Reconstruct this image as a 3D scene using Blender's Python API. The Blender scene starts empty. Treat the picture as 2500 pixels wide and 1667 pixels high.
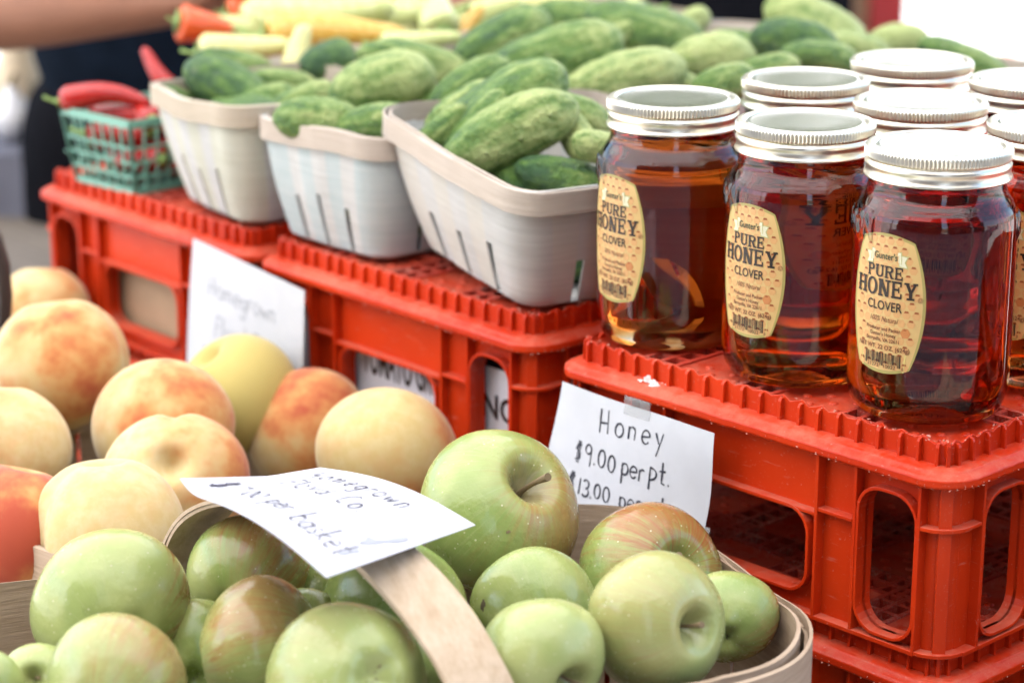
import bpy, bmesh, math, random
from mathutils import Vector, Matrix, noise
from mathutils.geometry import tessellate_polygon

random.seed(7)
SC = bpy.context.scene
COL = SC.collection
R = math.radians
ZJ = 1.0                       # height of the crate tops above the ground
CAMZ = ZJ + .3557
PITCH = R(16.45)
FPX = 5720.0                   # focal length in pixels of the 2500 px wide photograph

# ------------------------------------------------------------------ camera
cam = bpy.data.cameras.new('camera')
cam.sensor_width = 36
cam.lens = 36 * FPX / 2500
cam.clip_start = .02
cam.clip_end = 500
cam.dof.use_dof = True
cam.dof.focus_distance = 1.125
cam.dof.aperture_fstop = 6.8
camo = bpy.data.objects.new('camera', cam)
COL.objects.link(camo)
camo.location = (0, 0, CAMZ)
camo.rotation_euler = (math.pi / 2 - PITCH, 0, 0)
SC.camera = camo

# ------------------------------------------------------------------ sky, sun, exposure
SUN_EL, SUN_AZ = R(52), R(-128)          # azimuth clockwise from +Y: behind the camera, to the left
world = bpy.data.worlds.new('World')
SC.world = world
world.use_nodes = True
wn = world.node_tree
sky = wn.nodes.new('ShaderNodeTexSky')
sky.sky_type = 'NISHITA'
sky.sun_disc = False
sky.sun_elevation = SUN_EL
sky.sun_rotation = SUN_AZ
sky.air_density = 1.0
sky.dust_density = 2.5
wn.links.new(sky.outputs[0], wn.nodes['Background'].inputs[0])
wn.nodes['Background'].inputs[1].default_value = .11
sun = bpy.data.lights.new('sun', 'SUN')
sun.energy = 4.0
sun.angle = R(.5)
sun.color = (1, .975, .945)
suno = bpy.data.objects.new('sun', sun)
COL.objects.link(suno)
sd = Vector((math.sin(SUN_AZ) * math.cos(SUN_EL), math.cos(SUN_AZ) * math.cos(SUN_EL), math.sin(SUN_EL)))
suno.rotation_euler = sd.to_track_quat('Z', 'Y').to_euler()
suno.location = sd * 20
SC.view_settings.view_transform = 'Standard'
SC.view_settings.look = 'None'
SC.view_settings.gamma = 1
SC.view_settings.exposure = 2.8
SC.render.engine = 'CYCLES'
cy = SC.cycles
cy.use_denoising = True
try:
    cy.denoiser = 'OPENIMAGEDENOISE'
except Exception:
    pass
cy.max_bounces = 14
cy.transmission_bounces = 12
cy.transparent_max_bounces = 24
cy.diffuse_bounces = 2
cy.glossy_bounces = 6
cy.sample_clamp_indirect = 6
cy.blur_glossy = .3

# ------------------------------------------------------------------ helpers: layout
C0 = Vector((.195, 1.012)); U = Vector((-.661, .750)); V = Vector((.750, .661))   # crate row axes
VANG = math.atan2(V.y, V.x)

def W(a, b, z=0):              # point on the crate row: a along the row (to the left), b towards the back
    p = C0 + a * U + b * V
    return Vector((p.x, p.y, z + ZJ))

S_ = 2500 / 2352
FW = Vector((0, math.cos(PITCH), -math.sin(PITCH))); DN = Vector((0, -math.sin(PITCH), -math.cos(PITCH)))
RT = Vector((1, 0, 0))

def ray(px, py):
    return FW + RT * ((px * S_ - 1250) / FPX) + DN * ((py * S_ - 833.5) / FPX)

def aty(px, py, y):            # pixel + distance in front of the photographer -> point in the place
    k = ray(px, py)
    return Vector((0, 0, CAMZ)) + k * (y / k.y)

def atz(px, py, z):
    k = ray(px, py)
    return Vector((0, 0, CAMZ)) + k * ((z - .3557) / k.z)

def mm_per(wpx, p):            # size of wpx pixels at point p
    return wpx * S_ * ((p - Vector((0, 0, CAMZ))).dot(FW)) / FPX

# ------------------------------------------------------------------ helpers: meshes and objects
class MB:
    def __init__(s):
        s.v = []; s.f = []; s.m = []; s.uv = None

    def add(s, vs, fs, mi=0):
        o = len(s.v); s.v += [tuple(p) for p in vs]
        for f in fs:
            s.f.append(tuple(i + o for i in f)); s.m.append(mi)
        return s

    def box(s, x0, x1, y0, y1, z0, z1, mi=0):
        vs = [(x0, y0, z0), (x1, y0, z0), (x1, y1, z0), (x0, y1, z0), (x0, y0, z1), (x1, y0, z1), (x1, y1, z1), (x0, y1, z1)]
        return s.add(vs, [(3, 2, 1, 0), (4, 5, 6, 7), (0, 1, 5, 4), (1, 2, 6, 5), (2, 3, 7, 6), (3, 0, 4, 7)], mi)

    def bar(s, p, q, w, h, mi=0, up=(0, 0, 1)):
        p = Vector(p); q = Vector(q); d = (q - p).normalized(); up = Vector(up)
        if abs(d.dot(up)) > .95: up = Vector((1, 0, 0))
        a = d.cross(up).normalized() * w / 2; b = a.cross(d).normalized() * h / 2
        vs = [p - a - b, p + a - b, p + a + b, p - a + b, q - a - b, q + a - b, q + a + b, q - a + b]
        return s.add(vs, [(0, 1, 2, 3), (7, 6, 5, 4), (1, 0, 4, 5), (2, 1, 5, 6), (3, 2, 6, 7), (0, 3, 7, 4)], mi)

    def lathe(s, prof, n, mi=0, fn=None):
        vs = []; fs = []; m = len(prof)
        for i in range(n):
            t = 2 * math.pi * i / n; c, sn = math.cos(t), math.sin(t)
            for r, z in prof:
                rr = fn(r, z, t) if fn else r
                vs.append((rr * c, rr * sn, z))
        for i in range(n):
            j = (i + 1) % n
            for k in range(m - 1):
                fs.append((i * m + k, j * m + k, j * m + k + 1, i * m + k + 1))
        return s.add(vs, fs, mi)

    def tube(s, pts, rad, n=10, mi=0, cap=True, flat=1.0):
        pts = [Vector(p) for p in pts]; vs = []; fs = []
        ref = Vector((0, 0, 1))
        t0 = (pts[1] - pts[0]).normalized()
        if abs(t0.dot(ref)) > .9: ref = Vector((1, 0, 0))
        a = t0.cross(ref).normalized()
        for i, p in enumerate(pts):
            t = (pts[min(i + 1, len(pts) - 1)] - pts[max(i - 1, 0)]).normalized()
            a = (a - t * a.dot(t)).normalized(); b = t.cross(a)
            r = rad[i] if isinstance(rad, (list, tuple)) else rad
            for k in range(n):
                th = 2 * math.pi * k / n
                vs.append(p + a * r * math.cos(th) + b * r * flat * math.sin(th))
        for i in range(len(pts) - 1):
            for k in range(n):
                l = (k + 1) % n
                fs.append((i * n + k, i * n + l, (i + 1) * n + l, (i + 1) * n + k))
        if cap:
            fs.append(tuple(range(n - 1, -1, -1))); fs.append(tuple(range((len(pts) - 1) * n, len(pts) * n)))
        return s.add(vs, fs, mi)

    def sweep(s, path, prof, mi=0, closed=True, zfn=None):
        """path: (x, y, nx, ny); prof: (inset, z) closed loop"""
        vs = []; fs = []; m = len(prof); n = len(path)
        for i, (x, y, nx, ny) in enumerate(path):
            for k, (d, z) in enumerate(prof):
                vs.append((x - nx * d, y - ny * d, z + (zfn(i, k) if zfn else 0)))
        for i in range(n if closed else n - 1):
            j = (i + 1) % n
            for k in range(m):
                l = (k + 1) % m
                fs.append((i * m + k, j * m + k, j * m + l, i * m + l))
        if not closed:
            fs.append(tuple(range(m))); fs.append(tuple(reversed(range((n - 1) * m, n * m))))
        return s.add(vs, fs, mi)

    def mesh(s, name, mats, smooth=False, angle=None):
        me = bpy.data.meshes.new(name)
        me.from_pydata(s.v, [], s.f)
        for m in (mats if isinstance(mats, (list, tuple)) else [mats]):
            me.materials.append(m)
        me.polygons.foreach_set('material_index', s.m)
        bm = bmesh.new(); bm.from_mesh(me)
        bmesh.ops.recalc_face_normals(bm, faces=bm.faces)
        bm.to_mesh(me); bm.free()
        if smooth:
            me.polygons.foreach_set('use_smooth', [True] * len(me.polygons))
            if angle:
                me.set_sharp_from_angle(angle=R(angle))
        me.update()
        return me

    def build(s, name, mats, parent=None, smooth=False, angle=None, loc=None, rot=None):
        return put(name, s.mesh(name, mats, smooth, angle), parent, loc, rot)

def put(name, me, parent=None, loc=None, rot=None):
    o = bpy.data.objects.new(name, me); COL.objects.link(o)
    if parent: o.parent = parent
    if loc is not None: o.location = loc
    if rot is not None: o.rotation_euler = rot
    return o

def tag(o, label, cat, group=None, kind=None):
    if label: o['label'] = label
    if cat: o['category'] = cat
    if group: o['group'] = group
    if kind: o['kind'] = kind
    return o

def thing(name, label, cat, loc=(0, 0, 0), rot=(0, 0, 0), group=None):
    o = put(name, None, None, loc, rot)
    o.empty_display_size = .02
    return tag(o, label, cat, group)

def copy_tree(o, parent=None):
    c = o.copy(); COL.objects.link(c)
    if parent: c.parent = parent
    for ch in list(o.children):
        copy_tree(ch, c)
    return c

def bevel_mesh(me, w, seg=1, ang=40):
    o = bpy.data.objects.new('tmp', me); COL.objects.link(o)
    b = o.modifiers.new('b', 'BEVEL'); b.width = w; b.segments = seg; b.limit_method = 'ANGLE'; b.angle_limit = R(ang)
    b.harden_normals = False
    dg = bpy.context.evaluated_depsgraph_get()
    r = bpy.data.meshes.new_from_object(o.evaluated_get(dg))
    bpy.data.objects.remove(o)
    return r

def rrect(x0, x1, y0, y1, r, n=8, step=None):
    """closed rounded rectangle, counter clockwise: (x, y, nx, ny)"""
    out = []
    cs = [(x1 - r, y0 + r, -90), (x1 - r, y1 - r, 0), (x0 + r, y1 - r, 90), (x0 + r, y0 + r, 180)]
    for q, (cx, cy_, a0) in enumerate(cs):
        for i in range(n + 1):
            t = R(a0 + 90 * i / n)
            out.append((cx + r * math.cos(t), cy_ + r * math.sin(t), math.cos(t), math.sin(t)))
        if step:
            a = out[-1]; nx, ny = a[2], a[3]
            nc = cs[(q + 1) % 4]; t = R(nc[2])
            bx_, by_ = nc[0] + r * math.cos(t), nc[1] + r * math.sin(t)
            L = math.hypot(bx_ - a[0], by_ - a[1]); k = max(1, int(L / step))
            for i in range(1, k):
                out.append((a[0] + (bx_ - a[0]) * i / k, a[1] + (by_ - a[1]) * i / k, nx, ny))
    return out

# ------------------------------------------------------------------ helpers: materials
class NT:
    def __init__(s, name):
        s.mat = bpy.data.materials.new(name); s.mat.use_nodes = True
        s.t = s.mat.node_tree; s.b = s.t.nodes['Principled BSDF']; s.out = s.t.nodes['Material Output']

    def n(s, typ, ins=None, out=0, **props):
        nd = s.t.nodes.new('ShaderNode' + typ)
        for k, v in props.items(): setattr(nd, k, v)
        for k, v in (ins or {}).items():
            s.put(nd.inputs[k], v)
        return nd.outputs[out]

    def put(s, sock, v):
        if isinstance(v, bpy.types.NodeSocket): s.t.links.new(v, sock)
        elif isinstance(v, (tuple, list)) and len(v) == 3 and sock.type == 'RGBA': sock.default_value = (*v, 1)
        else: sock.default_value = v

    def math(s, op, a, b=0.0, clamp=False):
        return s.n('Math', {0: a, 1: b}, operation=op, use_clamp=clamp)

    def mix(s, f, a, b):
        nd = s.t.nodes.new('ShaderNodeMix'); nd.data_type = 'RGBA'
        s.put(nd.inputs[0], f); s.put(nd.inputs[6], a); s.put(nd.inputs[7], b)
        return nd.outputs[2]

    def ramp(s, f, lo, hi):
        return s.n('MapRange', {0: f, 1: lo, 2: hi, 3: 0.0, 4: 1.0}, interpolation_type='SMOOTHSTEP')

    def noise(s, vec, scale, detail=3, rough=.5, out=0):
        return s.n('TexNoise', {'Vector': vec, 'Scale': scale, 'Detail': detail, 'Roughness': rough}, out)

    def set(s, **kw):
        for k, v in kw.items():
            s.put(s.b.inputs[{'color': 'Base Color', 'rough': 'Roughness', 'metal': 'Metallic', 'spec': 'Specular IOR Level',
                              'trans': 'Transmission Weight', 'ior': 'IOR', 'sheen': 'Sheen Weight', 'sheenr': 'Sheen Roughness', 'coat': 'Coat Weight',
                              'coatr': 'Coat Roughness', 'sss': 'Subsurface Weight', 'sssr': 'Subsurface Radius',
                              'ssss': 'Subsurface Scale', 'normal': 'Normal'}[k]], v)
        return s.mat

    def bump(s, h, strength=.3, dist=.001):
        return s.n('Bump', {'Height': h, 'Strength': strength, 'Distance': dist})

    def obj(s): return s.n('TexCoord', out=3)

def plain(name, col, rough=.6, spec=.5, metal=0, nz=0, scale=30):
    m = NT(name)
    c = col
    if nz:
        f = m.noise(m.obj(), scale, 4)
        c = m.mix(m.ramp(f, .3, .7), tuple(x * (1 - nz) for x in col), tuple(min(1, x * (1 + nz)) for x in col))
    return m.set(color=c, rough=rough, spec=spec, metal=metal)

M = {}

def mk_red():
    m = NT('red_plastic'); o = m.obj()
    rnd = m.n('ObjectInfo', out=5)
    big = m.noise(o, 9, 4)
    fine = m.noise(o, 160, 5, .7)
    st = m.noise(m.n('Mapping', {'Vector': o, 'Scale': (60, 700, 500)}), 1, 3, .7)
    st2 = m.noise(m.n('Mapping', {'Vector': o, 'Scale': (700, 50, 600)}), 1, 3, .7)
    base = m.mix(m.ramp(big, .3, .7), (.46, .0185, .0022), (.64, .043, .0055))
    nz = m.n('SeparateXYZ', {0: m.n('NewGeometry', out=1)}, 2)
    up = m.ramp(nz, .35, .9)
    scuf = m.math('MULTIPLY', up, m.ramp(m.math('ADD', m.math('MULTIPLY', big, .8), m.math('MULTIPLY', fine, .6)), .52, .98))
    c = m.mix(m.math('MULTIPLY', scuf, .80), base, (.54, .17, .11))
    scr = m.math('MAXIMUM', m.ramp(st, .62, .72), m.ramp(st2, .63, .73))
    c = m.mix(m.math('MULTIPLY', scr, .26), c, (.60, .25, .18))
    sp = m.ramp(m.noise(o, 420, 2), .70, .76)
    c = m.mix(m.math('MULTIPLY', sp, .22), c, (.58, .38, .31))
    r = m.math('ADD', .30, m.math('MULTIPLY', m.math('ADD', scuf, m.math('MULTIPLY', fine, .25)), .4))
    m.set(color=c, rough=r, spec=.20, normal=m.bump(m.math('ADD', big, m.math('MULTIPLY', fine, .25)), .25, .0006))
    return m.mat

def mk_dusty():
    m = NT('dusty_red_plastic'); o = m.obj()
    f = m.noise(o, 700, 4, .8); g = m.noise(o, 40, 3)
    k = m.ramp(m.math('ADD', m.math('MULTIPLY', f, .7), m.math('MULTIPLY', g, .5)), .56, .86)
    c = m.mix(k, (.44, .026, .006), (.44, .23, .17))
    return m.set(color=c, rough=.7, normal=m.bump(f, .4, .0008))

def mk_wood(name, c1, c2, axis='X', scale=1.0, rough=.72, ring=0.5):
    m = NT(name); o = m.obj()
    rnd = m.n('ObjectInfo', out=5)
    o2 = m.n('VectorMath', {0: o, 1: m.n('CombineXYZ', {0: rnd, 1: rnd, 2: rnd})}, operation='ADD')
    sc = {'X': (12, 420, 420), 'Y': (420, 12, 420), 'Z': (420, 420, 12), 'H': (22, 22, 420)}[axis]
    g = m.noise(m.n('Mapping', {'Vector': o2, 'Scale': tuple(x * scale for x in sc)}), 1, 5, .65)
    b = m.noise(o2, 22 * scale, 3)
    f = m.ramp(m.math('ADD', m.math('MULTIPLY', g, .75), m.math('MULTIPLY', b, ring)), .3, .95)
    c = m.mix(f, c1, c2)
    fleck = m.ramp(m.noise(m.n('Mapping', {'Vector': o2, 'Scale': tuple(x * scale * 1.6 for x in sc)}), 1, 2), .72, .8)
    c = m.mix(m.math('MULTIPLY', fleck, .35), c, tuple(x * .45 for x in c1))
    return m.set(color=c, rough=rough, spec=.3, normal=m.bump(m.math('ADD', g, m.math('MULTIPLY', b, .6)), .6, .0009))

def mk_apple():
    m = NT('apple_skin'); o = m.obj()
    col = m.n('ObjectInfo', out=1); rnd = m.n('ObjectInfo', out=5)
    sep = m.n('SeparateColor', {0: col}); sepn = sep.node
    blush, yel, rus = sepn.outputs[0], sepn.outputs[1], sepn.outputs[2]
    off = m.n('CombineXYZ', {0: m.math('MULTIPLY', rnd, 37.0), 1: m.math('MULTIPLY', rnd, 91.0), 2: m.math('MULTIPLY', rnd, 13.0)})
    oo = m.n('VectorMath', {0: o, 1: off}, operation='ADD')
    xyz = m.n('SeparateXYZ', {0: o}).node
    x, y, z = xyz.outputs[0], xyz.outputs[1], xyz.outputs[2]
    rho = m.math('SQRT', m.math('ADD', m.math('MULTIPLY', x, x), m.math('MULTIPLY', y, y)))
    inv = m.math('DIVIDE', 1.0, m.math('MAXIMUM', rho, .03))
    mer = m.n('CombineXYZ', {0: m.math('ADD', m.math('MULTIPLY', m.math('MULTIPLY', x, inv), 7.0), m.math('MULTIPLY', rnd, 50.0)),
                             1: m.math('MULTIPLY', m.math('MULTIPLY', y, inv), 7.0), 2: m.math('MULTIPLY', z, 1.3)})
    streak = m.noise(mer, 1.6, 4, .65)
    streak2 = m.noise(m.n('VectorMath', {0: mer, 1: (3.1, 3.1, 1.6)}, operation='MULTIPLY'), 1.3, 3, .6)
    big = m.noise(oo, 1.3, 2)
    side = m.math('ADD', m.math('MULTIPLY', x, .55), m.math('MULTIPLY', z, .25))
    base = m.mix(m.ramp(big, .35, .65), (.215, .30, .068), (.335, .385, .118))
    base = m.mix(m.math('MULTIPLY', yel, .8), base, (.46, .49, .20))
    base = m.mix(m.math('MULTIPLY', m.ramp(streak2, .5, .72), .22), base, (.46, .46, .22))
    bm_ = m.math('ADD', m.math('ADD', side, m.math('MULTIPLY', m.math('SUBTRACT', streak, .5), 1.1)), m.math('MULTIPLY', m.math('SUBTRACT', big, .5), .8))
    msk = m.math('MULTIPLY', m.ramp(bm_, -.12, .62), blush, True)
    fine = m.math('MULTIPLY', m.ramp(streak2, .40, .66), .34)
    msk2 = m.math('MULTIPLY', msk, m.math('ADD', .50, fine), True)
    c = m.mix(msk2, base, (.37, .135, .042))
    c = m.mix(m.math('MULTIPLY', m.ramp(msk, .45, 1.0), .35), c, (.28, .05, .02))
    # russet round the stem
    rr = m.math('MULTIPLY', m.ramp(m.math('ADD', rho, m.math('MULTIPLY', m.math('SUBTRACT', streak2, .5), .5)), .40, .10), m.ramp(z, .1, .35))
    c = m.mix(m.math('MULTIPLY', rr, m.math('MULTIPLY', rus, .75)), c, (.20, .15, .08))
    # pale lenticels
    vo = m.n('TexVoronoi', {'Vector': oo, 'Scale': 8.5, 'Randomness': 1.0})
    dot = m.math('MULTIPLY', m.ramp(vo, .125, .075), m.ramp(m.noise(oo, 3.0, 1), .34, .50))
    c = m.mix(m.math('MULTIPLY', dot, .9), c, (.68, .64, .42))
    # dark specks
    vo2 = m.n('TexVoronoi', {'Vector': m.n('VectorMath', {0: oo, 1: (5, 2, 9)}, operation='ADD'), 'Scale': 5.0, 'Randomness': 1.0})
    dk = m.math('MULTIPLY', m.ramp(vo2, .034, .016), m.ramp(m.noise(oo, 2.0, 1), .5, .62))
    c = m.mix(m.math('MULTIPLY', dk, .8), c, (.09, .08, .03))
    bl = m.noise(oo, 2.4, 4, .6)
    r = m.math('ADD', .17, m.math('MULTIPLY', m.ramp(bl, .35, .75), .16))
    m.set(color=c, rough=r, spec=.5, 
          normal=m.bump(m.math('ADD', m.noise(oo, 7, 3), m.math('MULTIPLY', m.noise(oo, 60, 2), .06)), .045, .02))
    return m.mat

def mk_peach():
    m = NT('peach_skin'); o = m.obj()
    col = m.n('ObjectInfo', out=1); rnd = m.n('ObjectInfo', out=5)
    sepn = m.n('SeparateColor', {0: col}).node
    blush, yel = sepn.outputs[0], sepn.outputs[1]
    off = m.n('CombineXYZ', {0: m.math('MULTIPLY', rnd, 57.0), 1: m.math('MULTIPLY', rnd, 21.0), 2: m.math('MULTIPLY', rnd, 83.0)})
    oo = m.n('VectorMath', {0: o, 1: off}, operation='ADD')
    xyz = m.n('SeparateXYZ', {0: o}).node
    big = m.noise(oo, 1.5, 3, .55); mot = m.noise(oo, 5, 4, .6)
    side = m.math('MULTIPLY', xyz.outputs[0], .5)
    base = m.mix(m.ramp(mot, .3, .7), (.62, .44, .19), (.68, .53, .285))
    pk = m.ramp(m.noise(oo, 2.1, 3, .6), .46, .78)
    base = m.mix(m.math('MULTIPLY', pk, .60), base, (.66, .33, .15))
    base = m.mix(yel, base, (.53, .42, .13))
    f = m.math('ADD', m.math('ADD', side, m.math('MULTIPLY', m.math('SUBTRACT', big, .5), 2.2)), m.math('MULTIPLY', m.math('SUBTRACT', mot, .5), .50))
    msk = m.ramp(m.math('ADD', f, m.math('SUBTRACT', blush, 1.13)), -.60, 1.15)
    c = m.mix(m.ramp(msk, 0, .6), base, (.62, .27, .085))
    c = m.mix(m.ramp(msk, .35, 1.0), c, (.44, .075, .035))
    fl = m.ramp(m.noise(oo, 14, 3), .68, .74)
    c = m.mix(m.math('MULTIPLY', fl, .14), c, (.45, .22, .10))
    fz = m.noise(o, 160, 2)
    return m.set(color=c, rough=.72, spec=.25, sheen=.28, sheenr=.4, normal=m.bump(fz, .12, .006))

def mk_cuc():
    m = NT('cucumber_skin'); o = m.obj()
    col = m.n('ObjectInfo', out=1); rnd = m.n('ObjectInfo', out=5)
    sepn = m.n('SeparateColor', {0: col}).node
    pale = sepn.outputs[0]
    off = m.n('CombineXYZ', {0: m.math('MULTIPLY', rnd, 57.0), 1: m.math('MULTIPLY', rnd, 21.0), 2: m.math('MULTIPLY', rnd, 83.0)})
    oo = m.n('VectorMath', {0: o, 1: off}, operation='ADD')
    x = m.n('SeparateXYZ', {0: o}).node.outputs[0]
    stripe = m.noise(m.n('VectorMath', {0: oo, 1: (.5, 4.2, 4.2)}, operation='MULTIPLY'), 1.5, 4, .6)
    mot = m.noise(oo, 5, 5, .7)
    g = m.math('ADD', m.math('ADD', m.math('MULTIPLY', x, .22), m.math('MULTIPLY', m.math('SUBTRACT', stripe, .5), 1.7)),
               m.math('ADD', m.math('MULTIPLY', m.math('SUBTRACT', mot, .5), 1.1), m.math('SUBTRACT', pale, .45)))
    c = m.mix(m.ramp(g, -.60, .10), (.030, .085, .026), (.115, .215, .034))
    c = m.mix(m.ramp(g, -.12, .60), c, (.41, .47, .165))
    vo = m.n('TexVoronoi', {'Vector': oo, 'Scale': 5.5, 'Randomness': 1.0})
    c = m.mix(m.math('MULTIPLY', m.ramp(vo, .10, .03), .5), c, (.55, .58, .38))
    sc = m.ramp(m.noise(oo, 3.2, 5, .7), .62, .72)
    c = m.mix(m.math('MULTIPLY', sc, .35), c, (.46, .42, .28))
    bmp = m.math('ADD', m.math('MULTIPLY', m.ramp(vo, .20, .03), .8), m.math('MULTIPLY', mot, .9))
    return m.set(color=c, rough=.44, spec=.42, normal=m.bump(bmp, .5, .05))

def mk_pepper(name, c1, c2):
    m = NT(name); o = m.obj()
    f = m.noise(o, 14, 3)
    return m.set(color=m.mix(m.ramp(f, .35, .7), c1, c2), rough=.22, spec=.5)

def mk_glass():
    m = NT('clear_glass')
    return m.set(color=(1, 1, 1), rough=.0, trans=1.0, ior=1.49)

def mk_honey():
    m = NT('amber_honey')
    m.t.nodes.remove(m.b)
    tr = m.n('BsdfTransparent', {0: (1, 1, 1)})
    m.t.links.new(tr, m.out.inputs[0])
    va = m.n('VolumeAbsorption', {'Color': (.865, .535, .05), 'Density': 66.0})
    m.t.links.new(va, m.out.inputs[1])
    return m.mat

def mk_metal():
    m = NT('pale_gold_tin'); o = m.obj()
    f = m.noise(o, 900, 3, .7)
    g = m.noise(o, 60, 3)
    c = m.mix(m.ramp(g, .3, .7), (.72, .67, .55), (.80, .76, .65))
    return m.set(color=c, metal=1.0, rough=m.math('ADD', .26, m.math('MULTIPLY', f, .10)), normal=m.bump(f, .06, .0003))

def mk_disc():
    m = NT('tin_lid_plate'); o = m.obj()
    f = m.noise(o, 1300, 3, .8)
    return m.set(color=(.80, .79, .72), metal=1.0, rough=m.math('ADD', .15, m.math('MULTIPLY', f, .10)), normal=m.bump(f, .2, .0003))

def mk_paper(name, col, spec=.2):
    m = NT(name); o = m.obj()
    f = m.noise(o, 55, 4); g = m.noise(o, 600, 3)
    c = m.mix(m.ramp(f, .35, .75), tuple(x * .95 for x in col), col)
    return m.set(color=c, rough=.75, spec=spec, normal=m.bump(m.math('ADD', f, m.math('MULTIPLY', g, .15)), .10, .002))

def mk_canopy():
    m = NT('white_canopy_fabric')
    d = m.n('BsdfDiffuse', {0: (.80, .80, .80)}); t = m.n('BsdfTranslucent', {0: (.77, .77, .77)})
    x = m.n('MixShader', {0: .45, 1: d, 2: t})
    m.t.links.new(x, m.out.inputs[0])
    return m.mat

M['red'] = mk_red(); M['dusty'] = mk_dusty()
M['frayed'] = plain('frayed_plastic_edge', (.60, .26, .19), .8)
M['apple'] = mk_apple(); M['peach'] = mk_peach(); M['cuc'] = mk_cuc()
M['stem'] = plain('apple_stem_bark', (.20, .14, .07), .8, nz=.35, scale=300)
M['calyx'] = plain('dry_calyx', (.12, .09, .05), .9)
M['glass'] = mk_glass(); M['honey'] = mk_honey(); M['tin'] = mk_metal(); M['disc'] = mk_disc()
M['wood_rim'] = mk_wood('pale_bent_wood', (.36, .25, .16), (.56, .42, .30), 'H')
M['wood_handle'] = mk_wood('pale_handle_wood', (.44, .31, .19), (.64, .50, .36), 'Y', .5)
M['wood_dark'] = mk_wood('weathered_wood', (.24, .15, .09), (.40, .27, .17), 'H')
M['plank'] = mk_wood('grey_table_plank', (.12, .10, .08), (.22, .18, .14), 'X', .25)
M['veneer1'] = mk_wood('cream_veneer', (.50, .49, .39), (.62, .61, .51), 'H', 1.0, .85)
M['veneer2'] = mk_wood('blue_grey_veneer', (.40, .47, .465), (.54, .57, .555), 'H', 1.0, .85)
M['veneer3'] = mk_wood('ash_grey_veneer', (.48, .47, .445), (.63, .62, .59), 'H', 1.0, .85)
M['veneer4'] = mk_wood('warm_cream_veneer', (.52, .49, .43), (.65, .62, .56), 'H', 1.0, .85)
M['rim1'] = mk_wood('tan_veneer_band', (.42, .345, .255), (.51, .43, .335), 'H', 1.0, .85)
M['rim2'] = mk_wood('pinkish_veneer_band', (.44, .36, .29), (.53, .45, .375), 'H', 1.0, .85)
M['paper'] = mk_paper('white_paper', (.62, .62, .645)); M['card'] = mk_paper('white_card', (.56, .56, .60))
M['dark_handle'] = plain('dark_stained_wood', (.035, .022, .017), .7, nz=.3)
M['ink'] = plain('black_marker_ink', (.035, .035, .05), .6)
M['inkgrey'] = plain('worn_pen_ink', (.05, .045, .07), .7)
M['inkpale'] = plain('faded_pen_ink', (.34, .35, .39), .7)
M['tape'] = None
M['green_pl'] = plain('mint_green_plastic', (.15, .36, .27), .35)
M['chili'] = mk_pepper('red_chili_skin', (.34, .009, .007), (.46, .018, .010))
M['yellow'] = mk_pepper('yellow_pepper_skin', (.62, .56, .18), (.66, .62, .30))
M['palegreen'] = mk_pepper('pale_green_pepper_skin', (.45, .50, .15), (.58, .60, .28))
M['orange'] = mk_pepper('orange_pepper_skin', (.64, .33, .04), (.68, .46, .12))
M['scarlet'] = mk_pepper('scarlet_pepper_skin', (.68, .07, .015), (.76, .16, .03))
M['pstem'] = plain('green_pepper_stem', (.22, .33, .08), .55, nz=.2)
M['card_brown'] = plain('brown_cardboard', (.42, .27, .16), .85, nz=.06)
M['card_white'] = plain('white_printed_carton', (.78, .77, .80), .6)
M['navy'] = plain('navy_cloth', (.006, .010, .018), .9, .04, nz=.2)
M['black'] = plain('black_cloth', (.007, .007, .009), .95, .04)
M['skin'] = plain('brown_skin', (.30, .135, .078), .5, nz=.08, scale=20)
M['hair'] = plain('black_hair', (.01, .008, .007), .6)
M['grey_cloth'] = plain('lavender_grey_cloth', (.15, .15, .18), .9, .1, nz=.05)
M['maroon'] = plain('dark_red_cloth', (.16, .012, .016), .8, .15)
M['post'] = plain('red_painted_steel', (.42, .02, .02), .4)
M['steel'] = plain('grey_steel', (.35, .35, .36), .4, metal=.7)
M['rubber'] = plain('black_rubber', (.02, .018, .018), .8)
M['canopy'] = mk_canopy()
M['pave'] = None

def mk_tape():
    m = NT('clear_tape')
    m.set(color=(.86, .86, .85), rough=.22, trans=.0, spec=.6)
    tr = m.n('BsdfTransparent', {0: (.97, .97, .97)})
    x = m.n('MixShader', {0: .16, 1: tr, 2: m.b.outputs[0]})
    m.t.links.new(x, m.out.inputs[0])
    return m.mat
M['tape'] = mk_tape()

def mk_pave():
    m = NT('pale_concrete'); o = m.obj()
    f = m.noise(o, .8, 5, .6); g = m.noise(o, 60, 4, .7)
    c = m.mix(m.ramp(f, .3, .7), (.29, .285, .27), (.37, .365, .345))
    c = m.mix(m.math('MULTIPLY', m.ramp(g, .45, .7), .25), c, (.22, .215, .20))
    return m.set(color=c, rough=.9, normal=m.bump(g, .3, .004))
M['pave'] = mk_pave()

# ================================================================== SETTING
g = MB(); g.add([(-150, -150, 0), (150, -150, 0), (150, 150, 0), (-150, 150, 0)], [(0, 1, 2, 3)])
tag(g.build('pavement', M['pave']), None, None, kind='structure')

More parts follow.
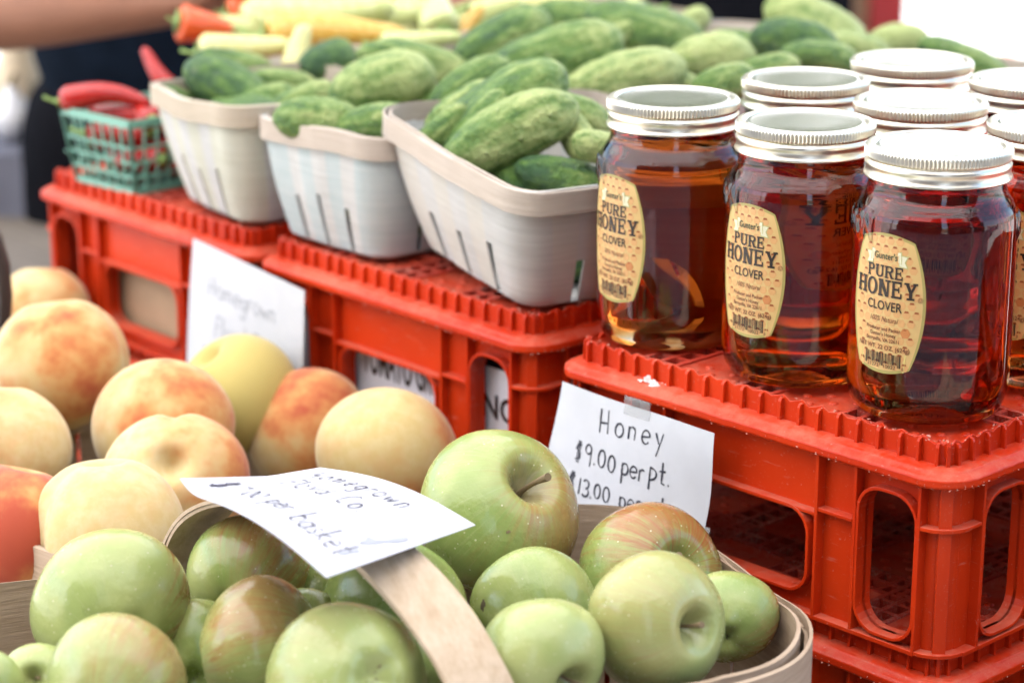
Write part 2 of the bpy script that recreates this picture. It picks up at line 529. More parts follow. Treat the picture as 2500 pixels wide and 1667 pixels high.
# market canopy over the stall
cx0, cx1, cy0, cy1 = -2.3, 1.0, .2, 3.48
can = thing('market_canopy', 'white fabric canopy on grey steel legs over the stall', 'canopy', ((cx0 + cx1) / 2, (cy0 + cy1) / 2, 0))
hx, hy = (cx1 - cx0) / 2, (cy1 - cy0) / 2
f = MB()
e = .12; zt = 2.18; pk = (0, 0, 2.95)
cn = [(-hx - e, -hy - e, zt), (hx + e, -hy - e, zt), (hx + e, hy + e, zt), (-hx - e, hy + e, zt)]
f.add(cn + [pk], [(0, 1, 4), (1, 2, 4), (2, 3, 4), (3, 0, 4)])
lo = [(x, y, zt - .22) for x, y, _ in cn]
f.add(cn + lo, [(0, 1, 5, 4), (1, 2, 6, 5), (2, 3, 7, 6), (3, 0, 4, 7)])
f.build('roof', M['canopy'], can)
for sx in (-1, 1):
    for sy in (-1, 1):
        p = MB(); p.box(-.024, .024, -.024, .024, .01, 2.2); p.box(-.03, .03, -.03, .03, 1.2, 1.28)
        lg = p.build('leg', M['steel'], can, loc=(sx * hx, sy * hy, 0))
        q = MB(); q.box(-.055, .055, -.055, .055, 0, .01); q.build('foot_plate', M['steel'], lg)
p = MB()
for (a, b) in ((0, 1), (1, 2), (2, 3), (3, 0)):
    k = [(-hx, -hy, 2.12), (hx, -hy, 2.12), (hx, hy, 2.12), (-hx, hy, 2.12)]
    p.bar(k[a], k[b], .025, .025)
p.build('truss', M['steel'], can)

# trees beyond the market
def tree(x, y, h, label, seed):
    rnd = random.Random(seed)
    t = thing('broadleaf_tree', label, 'tree', (x, y, 0), group='trees beyond the market')
    b = MB()
    b.tube([(0, 0, 0), (.05, .02, h * .2), (-.04, .05, h * .42), (.06, 0, h * .62)], [.22, .17, .13, .06], 10)
    for k in range(7):
        an = k * 2.4; z0 = h * (.3 + .05 * k)
        b.tube([(0, 0, z0), (math.cos(an) * h * .12, math.sin(an) * h * .12, z0 + h * .1), (math.cos(an) * h * .22, math.sin(an) * h * .22, z0 + h * .16)], [.08, .05, .02], 6)
    b.build('trunk', M['wood_dark'], t, True)
    c = MB()
    cl = [(max(-1, min(1, rnd.gauss(0, .45))) * h * .145, rnd.gauss(0, h * .12), h * rnd.uniform(.18, .92)) for _ in range(46)]
    for q in cl:
        for _ in range(120):
            d = Vector((rnd.gauss(0, 1), rnd.gauss(0, 1), rnd.gauss(0, .8))) * h * .045
            p0 = Vector(q) + d
            a = Vector((rnd.uniform(-1, 1), rnd.uniform(-1, 1), rnd.uniform(-.6, .6))).normalized() * .20
            bb = a.cross(Vector((rnd.uniform(-1, 1), rnd.uniform(-1, 1), 1))).normalized() * .12
            c.add([p0 - a, p0 + bb, p0 + a, p0 - bb], [(0, 1, 2, 3)])
    c.build('crown', M['leaf'], t)
M['leaf'] = plain('tree_foliage', (.11, .15, .075), .7, nz=.35, scale=1.0)
for i, (x, y, h, lb_) in enumerate([(1.18, 14, 6.6, 'leafy tree nearest the open pavement'), (-.6, 15, 7.4, 'tall leafy tree straight behind the stall'),
                                    (-2.9, 14.5, 7.0, 'leafy tree left of the stall in the distance'), (-5.8, 15, 8, 'broad leafy tree far to the left')]):
    tree(x, y, h, lb_, 11 + i)

hall = thing('lid_reflector_hall', 'long white hall added out of view to whiten the lid reflections', 'building', (10.75, 17.5, 0))  # unseen building, added as a bright surface for the lids to reflect
b = MB(); b.box(-7.9, 8, 0, 6, 0, 5.6); b.build('wall', plain('white_render', (.66, .66, .65), .85, nz=.03, scale=2), hall)
b = MB(); b.add([(-8.2, -.4, 5.6), (8.3, -.4, 5.6), (8.3, 6.4, 5.6), (-8.2, 6.4, 5.6), (-8.2, 3, 7.4), (8.3, 3, 7.4)], [(0, 1, 5, 4), (2, 3, 4, 5), (1, 2, 5), (3, 0, 4), (3, 2, 1, 0)])
b.build('roof', plain('grey_roof', (.30, .30, .31), .7), hall)
for k in range(5):
    fr_ = MB(); fr_.box(-6.6 + k * 3, -5.3 + k * 3, -.06, -.004, 1.4, 3.4); w_ = fr_.build('window', plain('white_window_frame', (.8, .8, .8), .5), hall)
    pn = MB(); pn.box(-6.5 + k * 3, -5.4 + k * 3, -.07, -.062, 1.5, 3.3); pn.build('pane', plain('window_glass', (.05, .06, .07), .08), w_)

# dark brick blocks added behind the camera to shape jar reflections and cut fill light
def mk_brick():
    m = NT('dark_brick'); o = m.obj()
    b = m.n('TexBrick', {'Vector': m.n('Mapping', {'Vector': o, 'Rotation': (R(90), 0, 0)}), 'Color1': (.13, .055, .04), 'Color2': (.09, .04, .03), 'Mortar': (.16, .14, .12), 'Scale': 4.0})
    return m.set(color=b, rough=.9)
M['brick'] = mk_brick()
for x0, x1, lb_ in ((-16, -.15, 'unseen dark brick block added behind the camera, left one'), (1.75, 15, 'unseen dark brick block added behind the camera, right one')):
    t = thing('added_brick_block', lb_, 'building', ((x0 + x1) / 2, -7.5, 0)); hw_ = (x1 - x0) / 2
    b = MB(); b.box(-hw_, hw_, -5, 0, 0, 13.5); b.build('wall', M['brick'], t)
    b = MB(); b.box(-hw_ - .15, hw_ + .15, -5.1, .18, 13.5, 13.8); b.build('cornice', M['plank'], t)
    for k in range(4):
        xc = -hw_ + (k + .5) * hw_ / 2
        for z0, z1 in ((.6, 2.6), (4.2, 6.2), (8.2, 10.4)):
            q = MB(); q.box(xc - .8, xc + .8, .004, .06, z0, z1); w_ = q.build('window', M['plank'], t)
            q = MB(); q.box(xc - .7, xc + .7, .062, .07, z0 + .1, z1 - .1); q.build('pane', plain('dark_pane_glass', (.03, .035, .04), .08), w_)

# ================================================================== DISPLAY TABLE
TZ = -.2115
tab = thing('display_table', 'grey wooden plank table under the crates and baskets', 'table', (.05, 1.3, 0), (0, 0, VANG))
tw, td = .98, 2.3
nb = 7
for k in range(nb):
    y0 = -tw / 2 + k * tw / nb
    p = MB(); p.box(-td / 2, td / 2, y0 + .002, y0 + tw / nb - .002, -.025, 0)
    put('plank', bevel_mesh(p.mesh('plank', M['plank']), .002), tab, (0, 0, ZJ + TZ))
# table axis: planks run across the crate row; turn so the long side follows the row
tab.rotation_euler = (0, 0, VANG + math.pi / 2)
c_ = W(.40, .12); tab.location = (c_.x, c_.y, 0)
for sx in (-1, 1):
    for sy in (-1, 1):
        p = MB(); p.box(-.03, .03, -.03, .03, 0, ZJ + TZ - .026)
        p.build('leg', M['plank'], tab, loc=(sx * (td / 2 - .08), sy * (tw / 2 - .08), 0))

# ================================================================== RED CRATES (upside down, decks up)
SX, SY, RC = .338, .266, .020          # x: away from the front, y: along the row
def crate_meshes():
    out = {}
    # deck -----------------------------------------------------------
    d = MB()
    def layout(L, n, m):
        pan = (L - 2 * m - (n - 1) * .0235) / n
        return [(m + k * (pan + .0235), m + k * (pan + .0235) + pan) for k in range(n)]
    m0 = .0140
    lx, ly = layout(SX, 5, m0), layout(SY, 4, m0)
    for i, (xa, xb) in enumerate(lx):
        for j, (ya, yb) in enumerate(ly):
            # shallow panel with bevelled rim
            z0, z1 = -.0004, -.0026
            i_ = .0035
            vs = [(xa, ya, z0), (xb, ya, z0), (xb, yb, z0), (xa, yb, z0), (xa + i_, ya + i_, z1), (xb - i_, ya + i_, z1), (xb - i_, yb - i_, z1), (xa + i_, yb - i_, z1),
                  (xa, ya, -.006), (xb, ya, -.006), (xb, yb, -.006), (xa, yb, -.006)]
            d.add(vs, [(0, 1, 5, 4), (1, 2, 6, 5), (2, 3, 7, 6), (3, 0, 4, 7), (4, 5, 6, 7), (1, 0, 8, 9), (2, 1, 9, 10), (3, 2, 10, 11), (0, 3, 11, 8), (11, 10, 9, 8)])
            for a in range(4):
                for b in range(4):
                    if (a + b) % 2: continue
                    cx_ = xa + i_ + (xb - xa - 2 * i_) * (a + .6) / 4.2; cy_ = ya + i_ + (yb - ya - 2 * i_) * (b + .6) / 4.2
                    ring = []
                    r0 = .0027
                    prof = [(r0, z1 - .0002), (r0 * .8, z1 + .0006), (r0 * .45, z1 + .0010), (.0001, z1 + .0011)]
                    vs = []; fs = []
                    for t in range(10):
                        th = t * math.pi / 5
                        for r_, zz in prof: vs.append((cx_ + r_ * math.cos(th), cy_ + r_ * math.sin(th), zz))
                    for t in range(10):
                        u = (t + 1) % 10
                        for q in range(3): fs.append((t * 4 + q, u * 4 + q, u * 4 + q + 1, t * 4 + q + 1))
                    d.add(vs, fs)
    out['deck'] = d.mesh('deck', M['red'], True, 35)
    g_ = MB()
    zt_, zb_ = .0004, -.0062
    def barsx(ya, yb):      # strip running along x
        yc = (ya + yb) / 2
        for y_ in (ya + .0009, yc, yb - .0009):
            g_.box(m0, SX - m0, y_ - .0014, y_ + .0014, zb_, zt_)
        n = int((SX - 2 * m0) / .0118)
        for k in range(n + 1):
            x_ = m0 + .0014 + (SX - 2 * m0 - .0028) * k / n
            g_.box(x_ - .0014, x_ + .0014, ya + .001, yb - .001, zb_ + .0003, zt_ - .0003)
    def barsy(xa, xb):
        xc = (xa + xb) / 2
        for x_ in (xa + .0009, xc, xb - .0009):
            g_.box(x_ - .0014, x_ + .0014, m0, SY - m0, zb_ + .0001, zt_ - .0001)
        n = int((SY - 2 * m0) / .0118)
        for k in range(n + 1):
            y_ = m0 + .0014 + (SY - 2 * m0 - .0028) * k / n
            g_.box(xa + .001, xb - .001, y_ - .0014, y_ + .0014, zb_ + .0004, zt_ - .0004)
    for k in range(3): barsx(ly[k][1], ly[k + 1][0])
    for k in range(4): barsy(lx[k][1], lx[k + 1][0])
    out['lattice'] = g_.mesh('lattice', M['dusty'])
    # ribbed stacking rim ------------------------------------------------
    r = MB()
    path = rrect(0, SX, 0, SY, RC, 8, .004)
    rnd = random.Random(3)
    wob = [rnd.uniform(-.0004, .0005) for _ in path]
    arc = 0; acc = [0]
    for i in range(1, len(path)):
        arc += math.hypot(path[i][0] - path[i - 1][0], path[i][1] - path[i - 1][1]); acc.append(arc)
    pitch = .0123
    def top(i, k):
        if k in (1, 2):
            ph = (acc[i] / pitch) % 1
            return wob[i] + .0012 * math.cos(2 * math.pi * ph)
        return 0
    r.sweep(path, [(.0128, -.0115), (.0128, .0008), (.0142, .0008), (.0142, -.0115)], zfn=top)
    nr = int(arc / pitch)
    for k in range(nr + 1):
        s_ = max(0, k * pitch + rnd.uniform(-.0009, .0009))
        i = max(j for j in range(len(acc)) if acc[j] <= s_ + 1e-9)
        x, y, nx, ny = path[i]
        if i + 1 < len(path) and acc[i + 1] > acc[i]:
            t = (s_ - acc[i]) / (acc[i + 1] - acc[i]); q = path[i + 1]
            x += (q[0] - x) * t; y += (q[1] - y) * t; nx += (q[2] - nx) * t; ny += (q[3] - ny) * t
        l = math.hypot(nx, ny); nx /= l; ny /= l
        tx, ty = -ny, nx
        w_ = rnd.uniform(.0008, .0011); jj = rnd.uniform(-.0009, .0003)
        vs = []
        for dd, zz in ((.0132, .0015 + jj), (.0112, .0010 + jj), (.0104, -.0006 + jj), (.0100, -.0108), (.0132, -.0108)):
            for sg in (-1, 1):
                vs.append((x - nx * dd + tx * w_ * sg, y - ny * dd + ty * w_ * sg, zz))
        r.add(vs, [(0, 1, 3, 2), (2, 3, 5, 4), (4, 5, 7, 6), (6, 7, 9, 8), (8, 9, 1, 0), (0, 2, 4, 6, 8), (9, 7, 5, 3, 1)])
    out['stacking_rim'] = bevel_mesh(r.mesh('stacking_rim', M['red']), .0003, 2, 50)
    # lip -------------------------------------------------------------------
    l = MB()
    rnd = random.Random(5)
    w2 = [rnd.uniform(-.00025, .00025) for _ in path]
    prof = [(.0146, -.0101), (.0098, -.0101), (.0072, -.0104), (.0050, -.0110), (.0040, -.0119), (.0016, -.0128), (.0002, -.0140), (.0000, -.0172), (.0006, -.0182), (.0022, -.0186),
            (.0030, -.0172), (.0110, -.0160), (.0146, -.0150)]
    l.sweep(path, prof, zfn=lambda i, k: w2[i] if k in (6, 7, 8) else 0)
    out['lip'] = bevel_mesh(l.mesh('lip', M['red'], True, 22), .0004, 2, 25)
    # frayed, scuffed edges ----------------------------------------------
    fr = MB(); rnd = random.Random(9)
    for k in range(900):
        i = rnd.randrange(len(path)); x, y, nx, ny = path[i]
        near = math.hypot(x, y)
        if rnd.random() > (.95 if near < .09 else .30): continue
        if rnd.random() < .45: dd, zz, sc = rnd.uniform(.0100, .0142), .0018 + rnd.uniform(-.0008, .0008), .0011
        else: dd, zz, sc = rnd.uniform(-.0002, .0006), -.0170 + rnd.uniform(-.0012, .0014), .0009
        p0 = Vector((x - nx * dd, y - ny * dd, zz))
        a = Vector((rnd.uniform(-1, 1), rnd.uniform(-1, 1), rnd.uniform(-.5, .6))) * sc
        b = Vector((rnd.uniform(-1, 1), rnd.uniform(-1, 1), rnd.uniform(-.4, .8))) * sc
        c = Vector((rnd.uniform(-1, 1), rnd.uniform(-1, 1), rnd.uniform(-1, 0))) * sc * .6
        fr.add([p0 - a * .6, p0 + a, p0 + b, p0 + c], [(0, 1, 2), (0, 2, 3), (0, 3, 1), (1, 3, 2)])
    out['frayed_edge'] = fr.mesh('frayed_edge', M['frayed'])
    # sides ------------------------------------------------------------------
    ZT, ZB = -.0165, -.1035
    def loop(x0, x1, z0, z1, r):
        return [(p[0], p[1]) for p in rrect(x0, x1, z0, z1, r, 6)]
    def side(L, post, w0, w1, rib, wz):
        s = MB()
        outer = [(RC, ZB), (L - RC, ZB), (L - RC, ZT), (RC, ZT)]
        wins = [(w0, w1, -.1000, -.0275, .0125), (L - w1, L - w0, -.1000, -.0275, .0125), (rib + .006, L - rib - .006, wz, -.0505, .012)]
        loops = [outer] + [loop(*w) for w in wins]
        flat = [p for lp in loops for p in lp]
        tri = tessellate_polygon([[Vector((p[0], p[1], 0)) for p in lp] for lp in loops])
        d0, d1 = .0088, .0112
        n = len(flat)
        vs = [(p[0], d0, p[1]) for p in flat] + [(p[0], d1, p[1]) for p in flat]
        fs = [tuple(t) for t in tri] + [tuple(i + n for i in reversed(t)) for t in tri]
        o = 0
        for lp in loops:
            m = len(lp)
            for i in range(m):
                j = (i + 1) % m
                fs.append((o + i, o + j, o + j + n, o + i + n))
            o += m
        s.add(vs, fs)
        for (a, b, za, zb, rr) in wins:      # raised flange round each opening
            i0, i1 = loop(a, b, za, zb, rr), loop(a - .0017, b + .0017, za - .0017, zb + .0017, rr + .0017)
            m = len(i0)
            vs = [(p[0], .0034, p[1]) for p in i0] + [(p[0], .0034, p[1]) for p in i1] + [(p[0], .0150, p[1]) for p in i0] + [(p[0], .0090, p[1]) for p in i1]
            fs = []
            for i in range(m):
                j = (i + 1) % m
                fs += [(i, j, j + m, i + m), (i, i + 2 * m, j + 2 * m, j), (i + m, j + m, j + 3 * m, i + 3 * m)]
            s.add(vs, fs)
        for x in (post, L - post, rib - .0235, L - rib + .0235, rib, L - rib):
            s.box(x - .0009, x + .0009, .0030, .0092, ZB + .0004, ZT - .0006)
        for x0, x1, z in ((RC, post, -.0400), (L - post, L - RC, -.0400), (rib - .022, rib, -.0470), (L - rib, L - rib + .022, -.0470)):
            s.box(x0, x1, .0034, .0094, z - .0009, z + .0009)
        s.box(rib, L - rib, .0040, .0094, -.0512, -.0492)
        s.box(RC, L - RC, .0030, .0140, ZB - .0016, ZB + .0006)
        return bevel_mesh(s.mesh('side_panel', M['red']), .00035, 2, 45)
    out['side_y'] = side(SY, .0205, .0228, .0560, .0820, -.0930)
    out['side_x'] = side(SX, .0310, .0333, .0705, .1000, -.0930)
    c = MB()
    arc_ = [(RC + RC * math.cos(R(180 + 9 * i)), RC + RC * math.sin(R(180 + 9 * i)), math.cos(R(180 + 9 * i)), math.sin(R(180 + 9 * i))) for i in range(11)]
    c.sweep(arc_, [(.0088, ZB), (.0088, ZT), (.0112, ZT), (.0112, ZB)], closed=False)
    for z in (-.0400, ZB):
        c.sweep(arc_, [(.0032, z - .0010), (.0032, z + .0010), (.0094, z + .0010), (.0094, z - .0010)], closed=False)
    x, y, nx, ny = arc_[5]
    c.bar((x - nx * .0062, y - ny * .0062, ZB), (x - nx * .0062, y - ny * .0062, ZT), .0062, .0022, up=(nx, ny, 0))
    out['corner_post'] = bevel_mesh(c.mesh('corner_post', M['red'], False), .0003, 2, 45)
    return out

CM = crate_meshes()
def crate(label, a, b, z, drot=0, group='red plastic crates'):
    p = W(a, b, z)
    t = thing('plastic_crate', label, 'crate', p, (0, 0, VANG + R(drot)), group)
    for k in ('deck', 'lattice', 'stacking_rim', 'lip', 'frayed_edge'):
        o = put(k, CM[k], t)
        if k == 'frayed_edge': o['kind'] = 'stuff'
    # front side (x = 0) faces the photographer: local side x runs along y
    put('side_panel', CM['side_y'], t, (0, SY, 0), (0, 0, -math.pi / 2))
    put('side_panel', CM['side_x'], t, (0, 0, 0), (0, 0, 0))
    put('side_panel', CM['side_y'], t, (SX, 0, 0), (0, 0, math.pi / 2))
    put('side_panel', CM['side_x'], t, (SX, SY, 0), (0, 0, math.pi))
    for x, y, q in ((0, 0, 0), (SX, 0, 1), (SX, SY, 2), (0, SY, 3)):
        put('corner_post', CM['corner_post'], t, (x, y, 0), (0, 0, q * math.pi / 2))
    return t
crate('red plastic crate standing under the honey jars', -.004, .0065, 0, 2.0)
crate('red plastic crate under the two right-hand cucumber baskets', .288, .0075, 0)
crate('red plastic crate at the left end under the green chili basket', .556, .0065, 0)
crate('red plastic crate below the honey crate, lowest at bottom right', -.007, .003, -.1045, 1.2)
crate('red plastic crate low behind the peaches below the middle crate', .287, .010, -.1045)
crate('red plastic crate low behind the peaches below the left crate', .557, .008, -.1045)

crate('added red plastic crate out of view on the right, blocking side light', -.300, .150, 0, 1)  # out-of-view stack, added to keep side light out of the honey crate
crate('added red plastic crate low down out of view on the right, blocking side light', -.300, .150, -.1045, 1)
for a_, w_ in ((-.004, 'behind the honey crate'), (.288, 'in the back row under the back cucumbers'), (.556, 'in the back row under the peppers')):
    crate('red plastic crate ' + w_, a_ + .01, .352, 0)
    crate('red plastic crate low down ' + w_, a_ + .01, .352, -.1045)

# ================================================================== STROKE LETTERS
def arcp(cx, cy, rx, ry, a0, a1, n=14):
    return [(cx + rx * math.cos(R(a0 + (a1 - a0) * i / n)), cy + ry * math.sin(R(a0 + (a1 - a0) * i / n))) for i in range(n + 1)]
HAND = {
 'H': (.62, [[(.02, 0), (.04, 1)], [(.5, .02), (.46, 1)], [(.02, .42), (.5, .46)]]),
 'F': (.5, [[(.03, 0), (.06, 1), (.5, .98)], [(.03, .52), (.4, .54)]]),
 'C': (.6, [arcp(.32, .5, .3, .5, 55, 300)]),
 'P': (.5, [[(.05, -.3), (.06, .62)], arcp(.06, .38, .34, .26, 95, -95)]),
 'o': (.52, [arcp(.25, .28, .22, .28, 100, 460)]),
 '0': (.55, [arcp(.25, .36, .2, .36, 100, 460)]),
 'a': (.5, [arcp(.22, .24, .2, .24, 60, 400), [(.42, .5), (.42, .1), (.5, .02)]]),
 'b': (.5, [[(.04, 1), (.03, .02)], arcp(.22, .25, .2, .25, 150, -190)]),
 'd': (.55, [arcp(.22, .25, .2, .25, 40, 400), [(.44, 1), (.43, 0)]]),
 'e': (.5, [[(.03, .28), (.42, .32)] + arcp(.23, .29, .2, .27, 5, 320)]),
 'g': (.5, [arcp(.22, .27, .2, .25, 30, 390), [(.43, .52), (.42, -.25)], arcp(.24, -.25, .18, .16, 0, -160)]),
 'k': (.45, [[(.04, 1), (.03, 0)], [(.36, .52), (.04, .25), (.4, 0)]]),
 'l': (.2, [[(.06, 1), (.05, 0)]]),
 'm': (.72, [[(.03, 0), (.03, .52)], arcp(.18, .34, .15, .18, 180, 0), [(.33, .34), (.33, 0)], arcp(.48, .34, .15, .18, 180, 0), [(.63, .34), (.63, 0)]]),
 'n': (.48, [[(.03, 0), (.03, .55)], arcp(.2, .36, .17, .18, 180, 0), [(.37, .36), (.37, 0)]]),
 'p': (.48, [[(.04, -.38), (.05, .55)], arcp(.2, .28, .19, .25, 160, -170)]),
 'q': (.5, [arcp(.22, .27, .2, .25, 30, 390), [(.42, .52), (.42, -.4)]]),
 'r': (.36, [[(.03, 0), (.04, .52)], arcp(.2, .34, .16, .18, 180, 50)]),
 's': (.42, [[(.34, .5), (.12, .5), (.06, .36), (.3, .22), (.3, .06), (.03, .03)]]),
 't': (.38, [[(.16, .95), (.15, .06), (.32, .02)], [(.0, .55), (.34, .58)]]),
 'w': (.62, [[(.02, .52), (.14, .02), (.3, .4), (.44, .02), (.58, .54)]]),
 'y': (.48, [[(.02, .55), (.2, .1)], [(.42, .58), (.1, -.42)]]),
 '$': (.55, [[(.44, .82), (.16, .84), (.08, .6), (.38, .42), (.4, .14), (.06, .06)], [(.22, 1.05), (.18, -.1)], [(.34, 1.02), (.3, -.1)]]),
 '1': (.28, [[(.12, .8), (.1, 0)]]),
 '3': (.45, [arcp(.2, .58, .17, .2, 150, -90), arcp(.2, .2, .2, .2, 90, -150)]),
 '7': (.48, [[(.03, .74), (.42, .78), (.16, 0)]]),
 '9': (.46, [arcp(.2, .6, .17, .2, 0, 360), [(.37, .62), (.35, -.1)]]),
 '.': (.24, [[(.08, .0), (.12, .03), (.1, .06), (.07, .03)]]),
 ' ': (.3, []),
}
def write(text, x, y, h, ang=0, sp=1.12, jit=.03, seed=1, slant=0):
    rnd = random.Random(seed); out = []
    ca, sa = math.cos(R(ang)), math.sin(R(ang)); cx = 0
    for ch in text:
        wd, st = HAND[ch]
        dy = rnd.uniform(-jit, jit); k = 1 + rnd.uniform(-jit, jit)
        for pl in st:
            q = []
            for (u, v) in pl:
                X = (cx + u * k + slant * v) * h; Y = (v * k + dy) * h
                q.append((x + X * ca - Y * sa, y + X * sa + Y * ca))
            out.append(q)
        cx += wd * sp
    return out
def ribbons(mb, lines, wd, surf, eps, mi=0, rnd=None):
    for pl in lines:
        n = len(pl)
        if n < 2: continue
        dense = [pl[0]]
        for i in range(n - 1):
            L = math.hypot(pl[i + 1][0] - pl[i][0], pl[i + 1][1] - pl[i][1]); k = max(1, int(L / .0018))
            dense += [(pl[i][0] + (pl[i + 1][0] - pl[i][0]) * j / k, pl[i][1] + (pl[i + 1][1] - pl[i][1]) * j / k) for j in range(1, k + 1)]
        vs = []; n = len(dense)
        for i, (a, b) in enumerate(dense):
            p, q = dense[max(i - 1, 0)], dense[min(i + 1, n - 1)]
            dx, dy = q[0] - p[0], q[1] - p[1]; L = math.hypot(dx, dy) or 1
            w_ = wd * (.5 + .16 * math.sin(i * .45 + a * 700) + .06 * math.sin(i * 1.9))
            vs.append(surf(a - dy / L * w_, b + dx / L * w_, eps)); vs.append(surf(a + dy / L * w_, b - dx / L * w_, eps))
        mb.add(vs, [(2 * i, 2 * i + 2, 2 * i + 3, 2 * i + 1) for i in range(n - 1)], mi)
def sheet(mb, w, h, surf, th=.00025, nu=18, nv=14, mi=0, edge=None):
    vs = []
    for e_ in (0, -th):
        for j in range(nv + 1):
            for i in range(nu + 1):
                x, y = w * i / nu, h * j / nv
                if edge: x, y = edge(x, y)
                vs.append(surf(x, y, e_))
    N = (nu + 1) * (nv + 1); fs = []
    I = lambda i, j: j * (nu + 1) + i
    for j in range(nv):
        for i in range(nu):
            f_ = (I(i, j), I(i + 1, j), I(i + 1, j + 1), I(i, j + 1))
            fs += [f_, tuple(N + k for k in reversed(f_))]
    for i in range(nu):
        fs += [(I(i + 1, 0), I(i, 0), N + I(i, 0), N + I(i + 1, 0)), (I(i, nv), I(i + 1, nv), N + I(i + 1, nv), N + I(i, nv))]
    for j in range(nv):
        fs += [(I(0, j), I(0, j + 1), N + I(0, j + 1), N + I(0, j)), (I(nu, j + 1), I(nu, j), N + I(nu, j), N + I(nu, j + 1))]
    mb.add(vs, fs, mi)

def font_mesh(text, size, bold=0, space=1.0, sx=1.0):
    """outline letters from the built-in typeface as 2-D triangles, centred on x"""
    cu = bpy.data.curves.new('t', 'FONT'); cu.body = text; cu.size = size; cu.align_x = 'CENTER'; cu.space_character = space
    cu.offset = bold; cu.resolution_u = 3
    o = bpy.data.objects.new('t', cu); COL.objects.link(o)
    dg = bpy.context.evaluated_depsgraph_get()
    me = bpy.data.meshes.new_from_object(o.evaluated_get(dg))
    vs = [(v.co.x * sx, v.co.y) for v in me.vertices]; fs = [tuple(p.vertices) for p in me.polygons]
    bpy.data.objects.remove(o); bpy.data.curves.remove(cu); bpy.data.meshes.remove(me)
    return vs, fs

